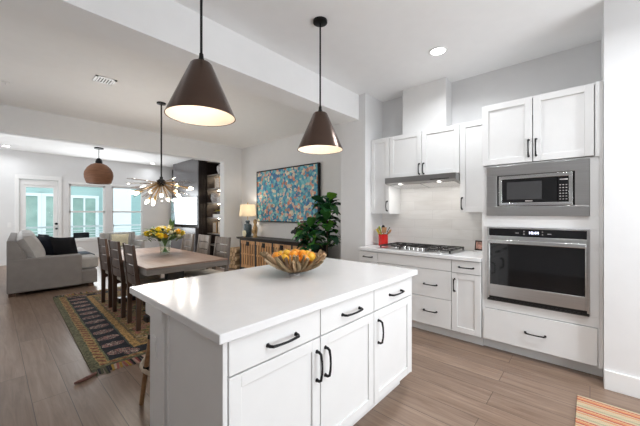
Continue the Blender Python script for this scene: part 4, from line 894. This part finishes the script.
for i, (p, a) in enumerate(heads):
    fm = MB(); rr = random.uniform(0.038, 0.060); m = [M['petal_y'], M['petal_w'], M['petal_y'], M['petal_w'], M['petal_w'], M['petal_y'], M['petal_o']][i % 7]
    for q in range(12):
        aa = 2 * PI * q / 12; up = (0.1, 0.8, 2.2)[q % 3]
        fm.leaf(p - Vector((0, 0, 0.012)), (math.cos(aa), math.sin(aa), up), rr * 1.15, rr * 1.0, -0.15, n=3)
    fm.ell(p + Vector((0, 0, 0.004)), (rr * 0.62, rr * 0.62, rr * 0.5), 8, 6)
    build('blossom', fm, m, bq, recalc=False)

# sputnik chandelier
chx, chy, chz = 1.745, 4.85, 1.842
ch = thing('sputnik_chandelier', 'starburst chandelier with glowing bulbs over the dining table', 'chandelier', (chx, chy, CEIL))
build('canopy', MB().lathe((chx, chy, CEIL), [(0, 0), (0.065, 0), (0.062, -0.02), (0.015, -0.03), (0, -0.03)], 24), M['black'], ch)
build('stem', MB().cyl((chx, chy, CEIL - 0.028), (chx, chy, chz + 0.05), 0.011, seg=10), M['black'], ch)
build('hub', MB().ell((chx, chy, chz), 0.062, 20, 14).cyl((chx, chy, chz + 0.05), (chx, chy, chz + 0.09), 0.022), M['iron'], ch)
ga = PI * (3 - math.sqrt(5)); nb_ = 0
for k in range(48):
    zz = 0.16 - 1.10 * (k + 0.5) / 48; a = k * ga
    rr = math.sqrt(max(0, 1 - zz * zz)); d = Vector((rr * math.cos(a), rr * math.sin(a), zz)); hub = Vector((chx, chy, chz))
    if k % 3 == 1 and -0.93 < zz < -0.13:
        ln = 0.34 if zz > -0.5 else 0.26
        arm = build('arm', MB().cyl(hub + d * 0.055, hub + d * ln, 0.007, seg=8).cyl(hub + d * ln, hub + d * (ln + 0.05), 0.015, 0.013, 12), M['brass'], ch)
        bp_ = hub + d * (ln + 0.10)
        ld = bpy.data.lights.new('bulb_glow', 'POINT'); ld.energy = 2.2; ld.color = (1.0, 0.93, 0.84); ld.shadow_soft_size = 0.02
        lo = bpy.data.objects.new('bulb_glow', ld); COL.objects.link(lo); lo.parent = arm; lo.location = hub + d * (ln + 0.145) - origin(ch)
        build('bulb', MB().ell(hub + d * (ln + 0.085), (0.027, 0.027, 0.040), 12, 8, d.to_track_quat('Z', 'Y').to_matrix()), M['bulb'], arm, label='glowing warm bulb')
    else:
        ln = random.uniform(0.40, 0.52) if zz > -0.6 else random.uniform(0.30, 0.40)
        arm = build('arm', MB().cyl(hub + d * 0.055, hub + d * 0.20, 0.005, seg=6), M['brass'], ch)
        build('glass_rod', MB().cyl(hub + d * 0.20, hub + d * ln, 0.008, seg=8), M['acrylic'], arm)


# painting
pt = thing('abstract_painting', 'large canvas of teal, coral and cream dots above the console', 'painting', (4.36, 4.98, 1.19))
build('canvas', B(4.335, 4.39, 3.99, 5.975, 1.195, 2.355), mosaic_mat(), pt, smooth=False)
fr = MB()
for (a, b, c, d) in ((3.965, 3.99, 1.17, 2.38), (5.975, 6.0, 1.17, 2.38), (3.99, 5.975, 2.355, 2.38), (3.99, 5.975, 1.17, 1.195)): fr.box(4.328, 4.397, a, b, c, d)
build('frame', fr, M['black'], pt)

# console with crate doors
cn = thing('console_cabinet', 'black console with slatted crate-wood doors under the painting', 'console', (4.17, 5.0, 0))
CX0, CX1, CY0, CY1 = 4.0, 4.375, 3.75, 6.22
build('top', MB().prism([(3.94, 0.815), (3.94, 0.80), (3.975, 0.765), (4.378, 0.765), (4.378, 0.815)], 'y', CY0 - 0.05, CY1 + 0.06), M['consoleblk'], cn, bevel=0.002)
build('body', B(CX0 + 0.03, CX1, CY0 + 0.02, CY1 - 0.02, 0.08, 0.764), M['consoleblk'], cn, smooth=False)
n = 4; wdt = (CY1 - CY0 - 0.05 * (n + 1)) / n
for k in range(n + 1):
    y = CY0 + k * (wdt + 0.05); build('stile', B(CX0, CX1, y, y + 0.05, 0.0, 0.764), M['consoleblk'], cn, bevel=0.002)
build('rail', B(CX0, CX0 + 0.03, CY0 + 0.05, CY1 - 0.05, 0.735, 0.764), M['consoleblk'], cn); build('rail', B(CX0, CX0 + 0.03, CY0 + 0.05, CY1 - 0.05, 0.06, 0.10), M['consoleblk'], cn)
for k in range(n):
    y0 = CY0 + 0.05 + k * (wdt + 0.05); y1 = y0 + wdt; d = MB()
    d.box(CX0 + 0.004, CX0 + 0.02, y0, y1, 0.66, 0.735).box(CX0 + 0.004, CX0 + 0.02, y0, y1, 0.10, 0.17).box(CX0 + 0.004, CX0 + 0.02, y0, y1, 0.40, 0.44)
    for j in range(6):
        a = y0 + wdt * (j + 0.2) / 6; d.box(CX0 + 0.002, CX0 + 0.018, a, a + wdt / 6 * 0.58, 0.17, 0.66)
    dd = build('door', d, M['crate'], cn, smooth=False)
    build('latch', B(CX0 - 0.010, CX0 + 0.004, (y0 + y1) / 2 - 0.05, (y0 + y1) / 2 + 0.05, 0.62, 0.72), M['black'], dd, bevel=0.003)

# lamp + ornaments on the console
lx, ly, lz = 4.11, 6.05, 0.8155
lp = thing('table_lamp', 'blue-grey ceramic table lamp with glowing cream shade on the console', 'lamp', (lx, ly, lz))
build('base', MB().lathe((lx, ly, lz), [(0, 0), (0.085, 0), (0.085, 0.02), (0.078, 0.03), (0.095, 0.06), (0.098, 0.26), (0.08, 0.30), (0.04, 0.31), (0.04, 0.335), (0.055, 0.35), (0.05, 0.38), (0.03, 0.395), (0, 0.395)], 24), M['ceramic'], lp)
build('stem', MB().cyl((lx, ly, lz + 0.395), (lx, ly, lz + 0.79), 0.008, seg=10).ell((lx, ly, lz + 0.80), 0.015, 10, 8), M['brass'], lp)
build('lamp_shade', MB().lathe((lx, ly, lz), [(0.195, 0.485), (0.172, 0.765), (0.170, 0.765), (0.193, 0.485)], 40, True), M['lampshade'], lp)
build('bulb', MB().ell((lx + 0.0, ly, lz + 0.60), 0.032, 12, 8), M['pbulb'], lp)
d = bpy.data.lights.new('table_lamp_glow', 'POINT'); d.energy = 4.5; d.color = (1.0, 0.90, 0.77); d.shadow_soft_size = 0.05
lo = bpy.data.objects.new('table_lamp_glow', d); COL.objects.link(lo); lo.parent = lp; lo.location = (0, 0, 0.66)
ob = thing('flower_ornament', 'cream flower-shaped ornament in front of the table lamp', 'ornament', (3.98, 5.98, 0.8155))
build('base', MB().cyl((3.98, 5.98, 0.8155), (3.98, 5.98, 0.835), 0.035, 0.02, 14).cyl((3.98, 5.98, 0.83), (3.98, 5.98, 0.87), 0.006), M['brass'], ob)
fo = MB()
for k in range(10):
    a = 2 * PI * k / 10; fo.ell((3.97, 5.98 + 0.05 * math.cos(a), 0.905 + 0.05 * math.sin(a)), (0.012, 0.026, 0.026), 8, 6)
fo.ell((3.965, 5.98, 0.905), (0.02, 0.026, 0.026), 10, 8); build('petals', fo, M['petal_w'], ob)
solo('carved_figurine', MB().lathe((4.10, 5.74, 0.8155), [(0, 0), (0.05, 0), (0.055, 0.03), (0.04, 0.06), (0.055, 0.14), (0.06, 0.22), (0.035, 0.28), (0.03, 0.30), (0.045, 0.34), (0.04, 0.39), (0.015, 0.42), (0, 0.425)], 14).ell((4.07, 5.71, 1.0), (0.03, 0.03, 0.07), 8, 8).ell((4.07, 5.78, 0.96), (0.03, 0.025, 0.06), 8, 8), M['gold'], 'carved golden figurine right of the table lamp', 'figurine')
bu = MB().box(4.10, 4.20, 4.30, 4.42, 0.8155, 0.835).prism([(4.33, 0.835), (4.40, 0.835), (4.41, 0.93), (4.45, 0.97), (4.52, 0.955), (4.545, 0.985), (4.50, 1.03), (4.44, 1.05), (4.40, 1.10), (4.37, 1.06), (4.33, 1.02), (4.32, 0.92)], 'x', 4.11, 4.19)
solo('animal_bust', bu, M['black'], 'black animal bust sculpture beside the pale frame on the console', 'sculpture', bevel=0.008)
pfw = thing('leaning_frame', 'white-edged frame leaning beside the fig plant on the console', 'picture frame', (4.15, 4.1, 0.8155))
build('frame', B(4.08, 4.12, 4.00, 4.27, 0.8155, 1.24), M['paper'], pfw, bevel=0.003); build('print', B(4.074, 4.08, 4.0, 4.22, 0.83, 1.225), M['rust'], pfw, smooth=False)

# firewood stack
lgm = None; lg0 = None; r = 0.058; cnt = 0
for row in range(5):
    for k in range(3 if row % 2 == 0 else 2):
        y = 6.405 + k * 0.117 + (0.0585 if row % 2 else 0); z = r + row * 0.1014
        if lg0 is None:
            g = MB().cyl((-0.17, 0, 0), (0.17, 0, 0), r, seg=14); bmesh.ops.recalc_face_normals(g.bm, faces=g.bm.faces)
            lg0 = build('log', g, M['log'], base=(0, 0, 0)); build('end_grain', MB().cyl((-0.1705, 0, 0), (-0.172, 0, 0), r * 0.86, seg=14), M['logend'], lg0, label='pale cut end of the log'); o = lg0
        else: o = copy_tree(lg0)
        o.location = (4.17 + random.uniform(-0.02, 0.02), y, z); o.rotation_euler = (random.uniform(0, 6), 0, 0)
        tag(o, 'split log in the firewood stack left of the console', 'log', 'firewood stacked beside the console')

# fiddle-leaf fig
fx, fy = 3.86, 3.42
fg = thing('fiddle_leaf_fig', 'tall green fiddle-leaf fig beside the pillar', 'plant', (fx, fy, 0))
build('pot', MB().lathe((fx, fy, 0), [(0, 0.001), (0.15, 0.001), (0.19, 0.36), (0.20, 0.38), (0.18, 0.38), (0.17, 0.33), (0, 0.33)], 28), M['pot'], fg)
build('soil', MB().cyl((fx, fy, 0.30), (fx, fy, 0.345), 0.168, seg=24), M['soil'], fg)
trunks = [[(fx, fy - .03, 0.33), (fx, fy - 0.10, 0.9), (fx - 0.02, fy - 0.10, 1.35), (fx - 0.02, fy - 0.11, 1.60)], [(fx - .02, fy + 0.04, 0.33), (fx - 0.06, fy + 0.2, 0.7), (fx - 0.07, fy + 0.27, 0.98), (fx - 0.06, fy + 0.30, 1.18)]]
tk = MB(); lv = MB()
for T in trunks:
    tk.tube(T, [0.018, 0.015, 0.011, 0.006], 8)
    def at(t):
        i = min(len(T) - 2, int(t * (len(T) - 1))); f_ = t * (len(T) - 1) - i
        return Vector(T[i]).lerp(Vector(T[i + 1]), f_)
    nl = 72 if T is trunks[0] else 56
    for k in range(nl):
        t = 0.25 + 0.75 * k / (nl - 1); a = k * 2.4 + random.uniform(-.3, .3); top = t > 0.93
        out = Vector((math.cos(a), math.sin(a), 0)); el = random.uniform(1.0, 1.9) if top else random.uniform(0.2, 1.5)
        upv = Vector((-out.x * random.uniform(0.2, 1.2), -out.y * random.uniform(0.2, 1.2), 1)) + Vector((random.uniform(-.7, .7), random.uniform(-.7, .7), 0))
        lv.leaf(at(t) + out * random.uniform(0.02, 0.09), out + Vector((0, 0, el)), random.uniform(0.20, 0.31), random.uniform(0.14, 0.20), random.uniform(0.1, 1.0), up=upv, shape=0.35)
build('trunk', tk, M['bark'], fg); build('foliage', lv, M['leaf'], fg, recalc=False)

# ------------------------------------------------------------------ living room
sf = thing('sofa', 'light grey linen sofa with wide arms beyond the patterned rug', 'sofa', (0.75, 8.4, 0))
SX = 0.20
build('base', B(SX + 0.02, 1.40, 7.05, 9.85, 0.06, 0.30), M['sofa'], sf, bevel=0.01)
build('arm', B(SX, 1.165, 7.0, 7.24, 0.055, 0.615), M['sofa'], sf, bevel=0.022, seg=3)
build('arm', B(SX, 1.165, 9.66, 9.90, 0.055, 0.615), M['sofa'], sf, bevel=0.022, seg=3)
build('back', MB().prism([(SX, 0.055), (SX + 0.24, 0.055), (SX + 0.24, 0.62), (SX + 0.11, 0.92), (SX - 0.0, 0.93)], 'y', 7.005, 9.895), M['sofa'], sf, bevel=0.02, seg=3)
for y in (7.26, 8.06, 8.86): build('seat_cushion', B(SX + 0.245, 1.45, y, y + 0.785, 0.305, 0.52), M['sofa_light'], sf, bevel=0.04, seg=4)
for y in (7.03, 7.98, 8.93):
    R2 = Matrix.Rotation(math.radians(-62), 3, 'Y')
    build('back_cushion', MB().cushion((0.49, y + 0.46, 0.755), 0.52, 0.93, 0.30, Matrix.Rotation(math.radians(66), 3, 'Y'), 12, 0.28), M['sofa_light'], sf)
for x in (SX + 0.06, 1.30):
    for y in (7.06, 9.80): build('foot', B(x - 0.04, x + 0.04, y - 0.03, y + 0.03, 0.0, 0.062), M['chair'], sf)
sf.rotation_euler = (0, 0, math.radians(-2.6)); sf.location = (0.75 + 0.03, 8.4 - 0.026, 0)
def pillow(c, s, ry, rz, m, label, name='throw_pillow'):
    R = Matrix.Rotation(rz, 3, 'Z') @ Matrix.Rotation(ry, 3, 'Y')
    return solo(name, MB().cushion(c, s, s, 0.16, R, 12, 0.45), m, label, 'pillow', 'throw pillows on the sofa')
pillow((0.74, 7.80, 0.74), 0.44, math.radians(66), math.radians(30), M['navy'], 'navy throw pillow leaning on the first back cushion of the sofa')
pillow((0.95, 7.47, 0.73), 0.42, math.radians(70), math.radians(52), M['blackcloth'], 'black throw pillow behind the near sofa arm, in front of the navy one')
pillow((0.80, 8.55, 0.74), 0.42, math.radians(68), math.radians(12), M['navy'], 'navy throw pillow farther along the sofa')
th = MB(); n = 10
path = [(0.95, 0.5265), (1.2, 0.5265), (1.40, 0.5265), (1.455, 0.51), (1.462, 0.46), (1.464, 0.36), (1.464, 0.24)]
for sgn, off in ((1, 0.012), (-1, 0.0)):
    prev = None
    for (x, z) in path:
        row = [th.bm.verts.new((x + (off if x > 1.44 else 0), 7.75 + 0.55 * k / n, z + (off if x <= 1.44 else 0) + 0.004 * math.sin(k * 1.7 + x * 9))) for k in range(n + 1)]
        if prev:
            for k in range(n): th.bm.faces.new((prev[k], prev[k + 1], row[k + 1], row[k]))
        prev = row
solo('throw_blanket', th, M['throw'], 'dark blue throw blanket draped over the sofa seat', 'blanket')
ac = thing('armchair', 'pale grey channel-back armchair under the second window', 'armchair', (2.4, 9.6, 0))
build('seat', B(2.02, 2.78, 9.15, 9.85, 0.20, 0.46), M['sofa_light'], ac, bevel=0.04, seg=3)
bk = MB()
for k in range(8): bk.box(1.98 + k * 0.105, 2.082 + k * 0.105, 9.78, 9.93, 0.2, 0.84)
build('backrest', bk, M['sofa_light'], ac, bevel=0.03, seg=3)
for x in (1.96, 2.76): build('arm', B(x, x + 0.10, 9.12, 9.85, 0.2, 0.62), M['sofa_light'], ac, bevel=0.03, seg=3)
for x in (2.05, 2.73):
    for y in (9.2, 9.8): build('leg', MB().cyl((x, y, 0), (x, y, 0.2), 0.014, 0.02, 10), M['chair'], ac)
solo('lumbar_pillow', MB().cushion((2.40, 9.66, 0.63), 0.36, 0.42, 0.14, Matrix.Rotation(PI / 2, 3, 'Z') @ Matrix.Rotation(math.radians(75), 3, 'Y'), 10, 0.45), M['petal_w'], 'cream pillow on the channel-back armchair', 'pillow')
sp_ = thing('floor_plant', 'small leafy green plant behind the sofa at the left edge', 'plant', (-0.08, 8.1, 0))
build('pot', MB().lathe((-0.08, 8.1, 0), [(0, 0.001), (0.11, 0.001), (0.14, 0.25), (0.125, 0.25), (0.12, 0.22), (0, 0.22)], 20), M['pot'], sp_)
lv = MB()
for k in range(22):
    a = random.uniform(0, 6.28); lv.leaf((-0.08, 8.1, 0.22 + random.uniform(0, .35)), (math.cos(a), math.sin(a), random.uniform(.3, 1.4)), random.uniform(.18, .30), .08, 0.3)
build('foliage', lv, M['leaf'], sp_, recalc=False)
build('stems', MB().cyl((-0.08, 8.1, 0.2), (-0.08, 8.1, 0.6), 0.008, 0.004, 6), M['bark'], sp_)

# rattan pendant
rx, ry, = 1.87, 9.4
rp = thing('rattan_pendant', 'brown woven rattan globe pendant in the living room', 'pendant lamp', (rx, ry, CEIL))
build('canopy', MB().lathe((rx, ry, CEIL), [(0, 0), (0.10, 0), (0.10, -0.03), (0, -0.032)], 24), M['black'], rp)
build('cord', MB().cyl((rx, ry, CEIL - 0.03), (rx, ry, 2.78), 0.008, seg=8), M['black'], rp)
build('neck', MB().lathe((rx, ry, 2.60), [(0, 0.19), (0.03, 0.19), (0.06, 0.16), (0.075, 0.10), (0.075, 0.045), (0.10, 0.0), (0, 0.0)], 24), M['black'], rp)
pr = [(0.095, 2.655), (0.17, 2.62), (0.25, 2.54), (0.30, 2.44), (0.312, 2.36), (0.305, 2.28), (0.28, 2.20), (0.262, 2.14)]
build('lamp_shade', MB().lathe((rx, ry, 0), pr + [(r - 0.012, z) for r, z in pr[::-1]], 40, True), M['rattan_shade'], rp)
build('bulb', MB().ell((rx, ry, 2.48), 0.04, 12, 8).cyl((rx, ry, 2.50), (rx, ry, 2.60), 0.016), M['bulb'], rp)

# built-in media unit
mu = thing('media_wall_unit', 'dark built-in media unit with open shelves on the living room wall', 'wall unit', (4.5, 9.3, 0))
build('upper_panel', B(4.2, 4.899, 8.785, 10.63, 1.90, 3.055), M['media_gloss'], mu, bevel=0.004)
build('side_panel', MB().box(4.205, 4.47, 8.76, 8.785, 0.0, 3.055), M['dark'], mu)
sl_ = MB()
for k in range(5): sl_.box(4.22 + k * 0.05, 4.245 + k * 0.05, 8.742, 8.76, 0.0, 3.055)
build('slat_panel', sl_, M['dark'], mu)
build('recess_panel', B(4.50, 4.899, 8.785, 10.63, 0.92, 1.90), M['dark'], mu, smooth=False)
build('lower_cabinet', B(4.12, 4.899, 8.785, 10.63, 0.0, 0.92), M['media_gloss'], mu, bevel=0.004)
for (a, b) in ((7.60, 8.742), (10.64, 11.35)):
    build('back_panel', B(4.87, 4.899, a, b, 0.0, 2.95), M['dark'], mu, smooth=False)
    build('side_panel', B(4.45, 4.87, a, a + 0.03, 0, 2.95), M['dark'], mu); build('side_panel', B(4.45, 4.87, b - 0.03, b, 0, 2.95), M['dark'], mu)
    for z in (0.40, 0.74, 1.22, 1.67, 2.09, 2.50, 2.93): build('shelf', B(4.46, 4.87, a + 0.03, b - 0.03, z, z + 0.03), M['table_edge'] if a < 8 else M['dark'], mu)
    for z in (2.49, 2.08, 1.66, 1.21):
        build('shelf_light', B(4.80, 4.82, a + 0.06, b - 0.06, z - 0.012, z), M['warmglow'], mu)
TVA = math.radians(9)
scr = thing('television', 'glossy flat television reflecting daylight on the media unit', 'television', (4.27, 9.90, 1.0), rz=TVA)
def tvp(name, x0, x1, y0, y1, z0, z1, m, bevel=0.0):
    o = build(name, B(x0, x1, y0, y1, z0, z1), m, base=(0, 0, 0), bevel=bevel); o.parent = scr; return o
tvp('bezel', -0.02, 0.02, -0.74, 0.74, 0.0, 0.90, M['darkplastic'], 0.004); tvp('screen', -0.026, -0.02, -0.725, 0.725, 0.015, 0.885, M['screen']); tvp('wall_mount', 0.02, 0.20, -0.10, 0.10, 0.30, 0.60, M['darkplastic'])
SHY = 8.33
solo('lidded_jar', MB().lathe((4.62, 8.12, 2.5305), [(0, 0), (0.10, 0), (0.15, 0.12), (0.15, 0.22), (0.08, 0.30), (0.05, 0.32), (0, 0.36)], 20), M['greyobj'], 'white patterned jar on the top shelf of the media unit', 'jar')
def pframe(y, z, w, h, m, label):
    t = thing('picture_frame', label, 'picture frame', (4.6, y, z))
    build('frame', B(4.56, 4.58, y - w / 2, y + w / 2, z, z + h), M['gold'], t, bevel=0.002); build('print', B(4.553, 4.56, y - w / 2 + 0.025, y + w / 2 - 0.025, z + 0.025, z + h - 0.025), m, t, smooth=False); build('stand', B(4.58, 4.66, y - 0.02, y + 0.02, z, z + h * 0.5), M['dark'], t)
pframe(8.30, 2.1205, 0.30, 0.34, M['photo_l'], 'picture frame with pale print on the second shelf of the media unit')
pframe(8.45, 1.2505 - 0.48, 0.22, 0.34, M['photo_l'], 'left picture frame on the lowest lit shelf of the media unit')
pframe(8.12, 1.2505 - 0.48, 0.26, 0.36, M['photo_l'], 'right picture frame on the lowest lit shelf of the media unit')
solo('woven_basket', MB().lathe((4.62, 8.45, 1.7005), [(0, 0), (0.13, 0), (0.17, 0.12), (0.15, 0.26), (0.11, 0.28), (0.11, 0.25), (0, 0.25)], 18), M['greyobj'], 'grey stoneware basket on the third shelf of the media unit', 'basket')
solo('storage_box', B(4.52, 4.72, 8.08, 8.24, 1.7005, 1.86), M['greyobj'], 'small grey box beside the stoneware basket', 'box', bevel=0.005)
bkx = thing('book_stack', 'white book lying on the fourth shelf of the media unit', 'book', (4.62, 8.25, 1.25))
build('cover', B(4.5, 4.74, 8.06, 8.46, 1.2505, 1.345), M['paper'], bkx, bevel=0.004); build('pages', B(4.505, 4.735, 8.055, 8.455, 1.26, 1.335), M['cream'], bkx)
yp = thing('shelf_flowers', 'yellow flowers in a dark bowl on the white book', 'flowers', (4.62, 8.25, 1.3455))
build('bowl', MB().lathe((4.62, 8.25, 1.3455), [(0, 0), (0.06, 0), (0.10, 0.09), (0.09, 0.09), (0, 0.06)], 18), M['pot'], yp)
lv = MB()
for k in range(40):
    a = random.uniform(0, 6.28); lv.leaf((4.62 + .05 * math.cos(a), 8.25 + .05 * math.sin(a), 1.42), (math.cos(a), math.sin(a), random.uniform(.2, 1.6)), random.uniform(.08, .17), .05, 0.3)
build('blooms', lv, island_random('yellow_blooms', [(0.75, 0.55, 0.04), (0.55, 0.5, 0.06), (0.16, 0.25, 0.04), (0.8, 0.62, 0.1)], 0.6), yp, recalc=False)

# ------------------------------------------------------------------ bar stool behind the island
sx_, sy_ = 1.01, 2.39
bs = thing('bar_stool', 'rattan bar stool with black and white woven seat behind the island', 'bar stool', (sx_, sy_, 0))
for k in range(4):
    ex, ey = math.cos(k * PI / 2 + PI), math.sin(k * PI / 2 + PI)
    def lp_(r, z): return (sx_ + ex * r, sy_ + ey * r, z)
    lg = build('leg', MB().tube([lp_(0.285, 0.004), lp_(0.255, 0.25), lp_(0.20, 0.64)], [0.015, 0.016, 0.015], 10), M['rattan'], bs)
    build('binding', MB().cyl(lp_(0.258, 0.225), lp_(0.253, 0.265), 0.021, seg=10), M['black'], lg); build('binding', MB().cyl(lp_(0.226, 0.46), lp_(0.221, 0.49), 0.020, seg=10), M['black'], lg)
build('foot_ring', MB().tube([(sx_ + 0.272 * math.cos(2 * PI * k / 28), sy_ + 0.272 * math.sin(2 * PI * k / 28), 0.245) for k in range(28)], 0.014, 8, True), M['ring'], bs)
build('seat', MB().lathe((sx_, sy_, 0.62), [(0, 0), (0.21, 0), (0.225, 0.02), (0.225, 0.055), (0.20, 0.07), (0, 0.062)], 28), M['weave'], bs)
# striped rug by the right wall
sr = thing('striped_rug', 'small woven rug in orange, red and cream stripes by the right wall', 'rug', (2.68, -0.42, 0))
build('weave', B(2.39, 2.97, -0.92, 0.072, 0.001, 0.011), stripe_rug_mat(), sr, bevel=0.003)
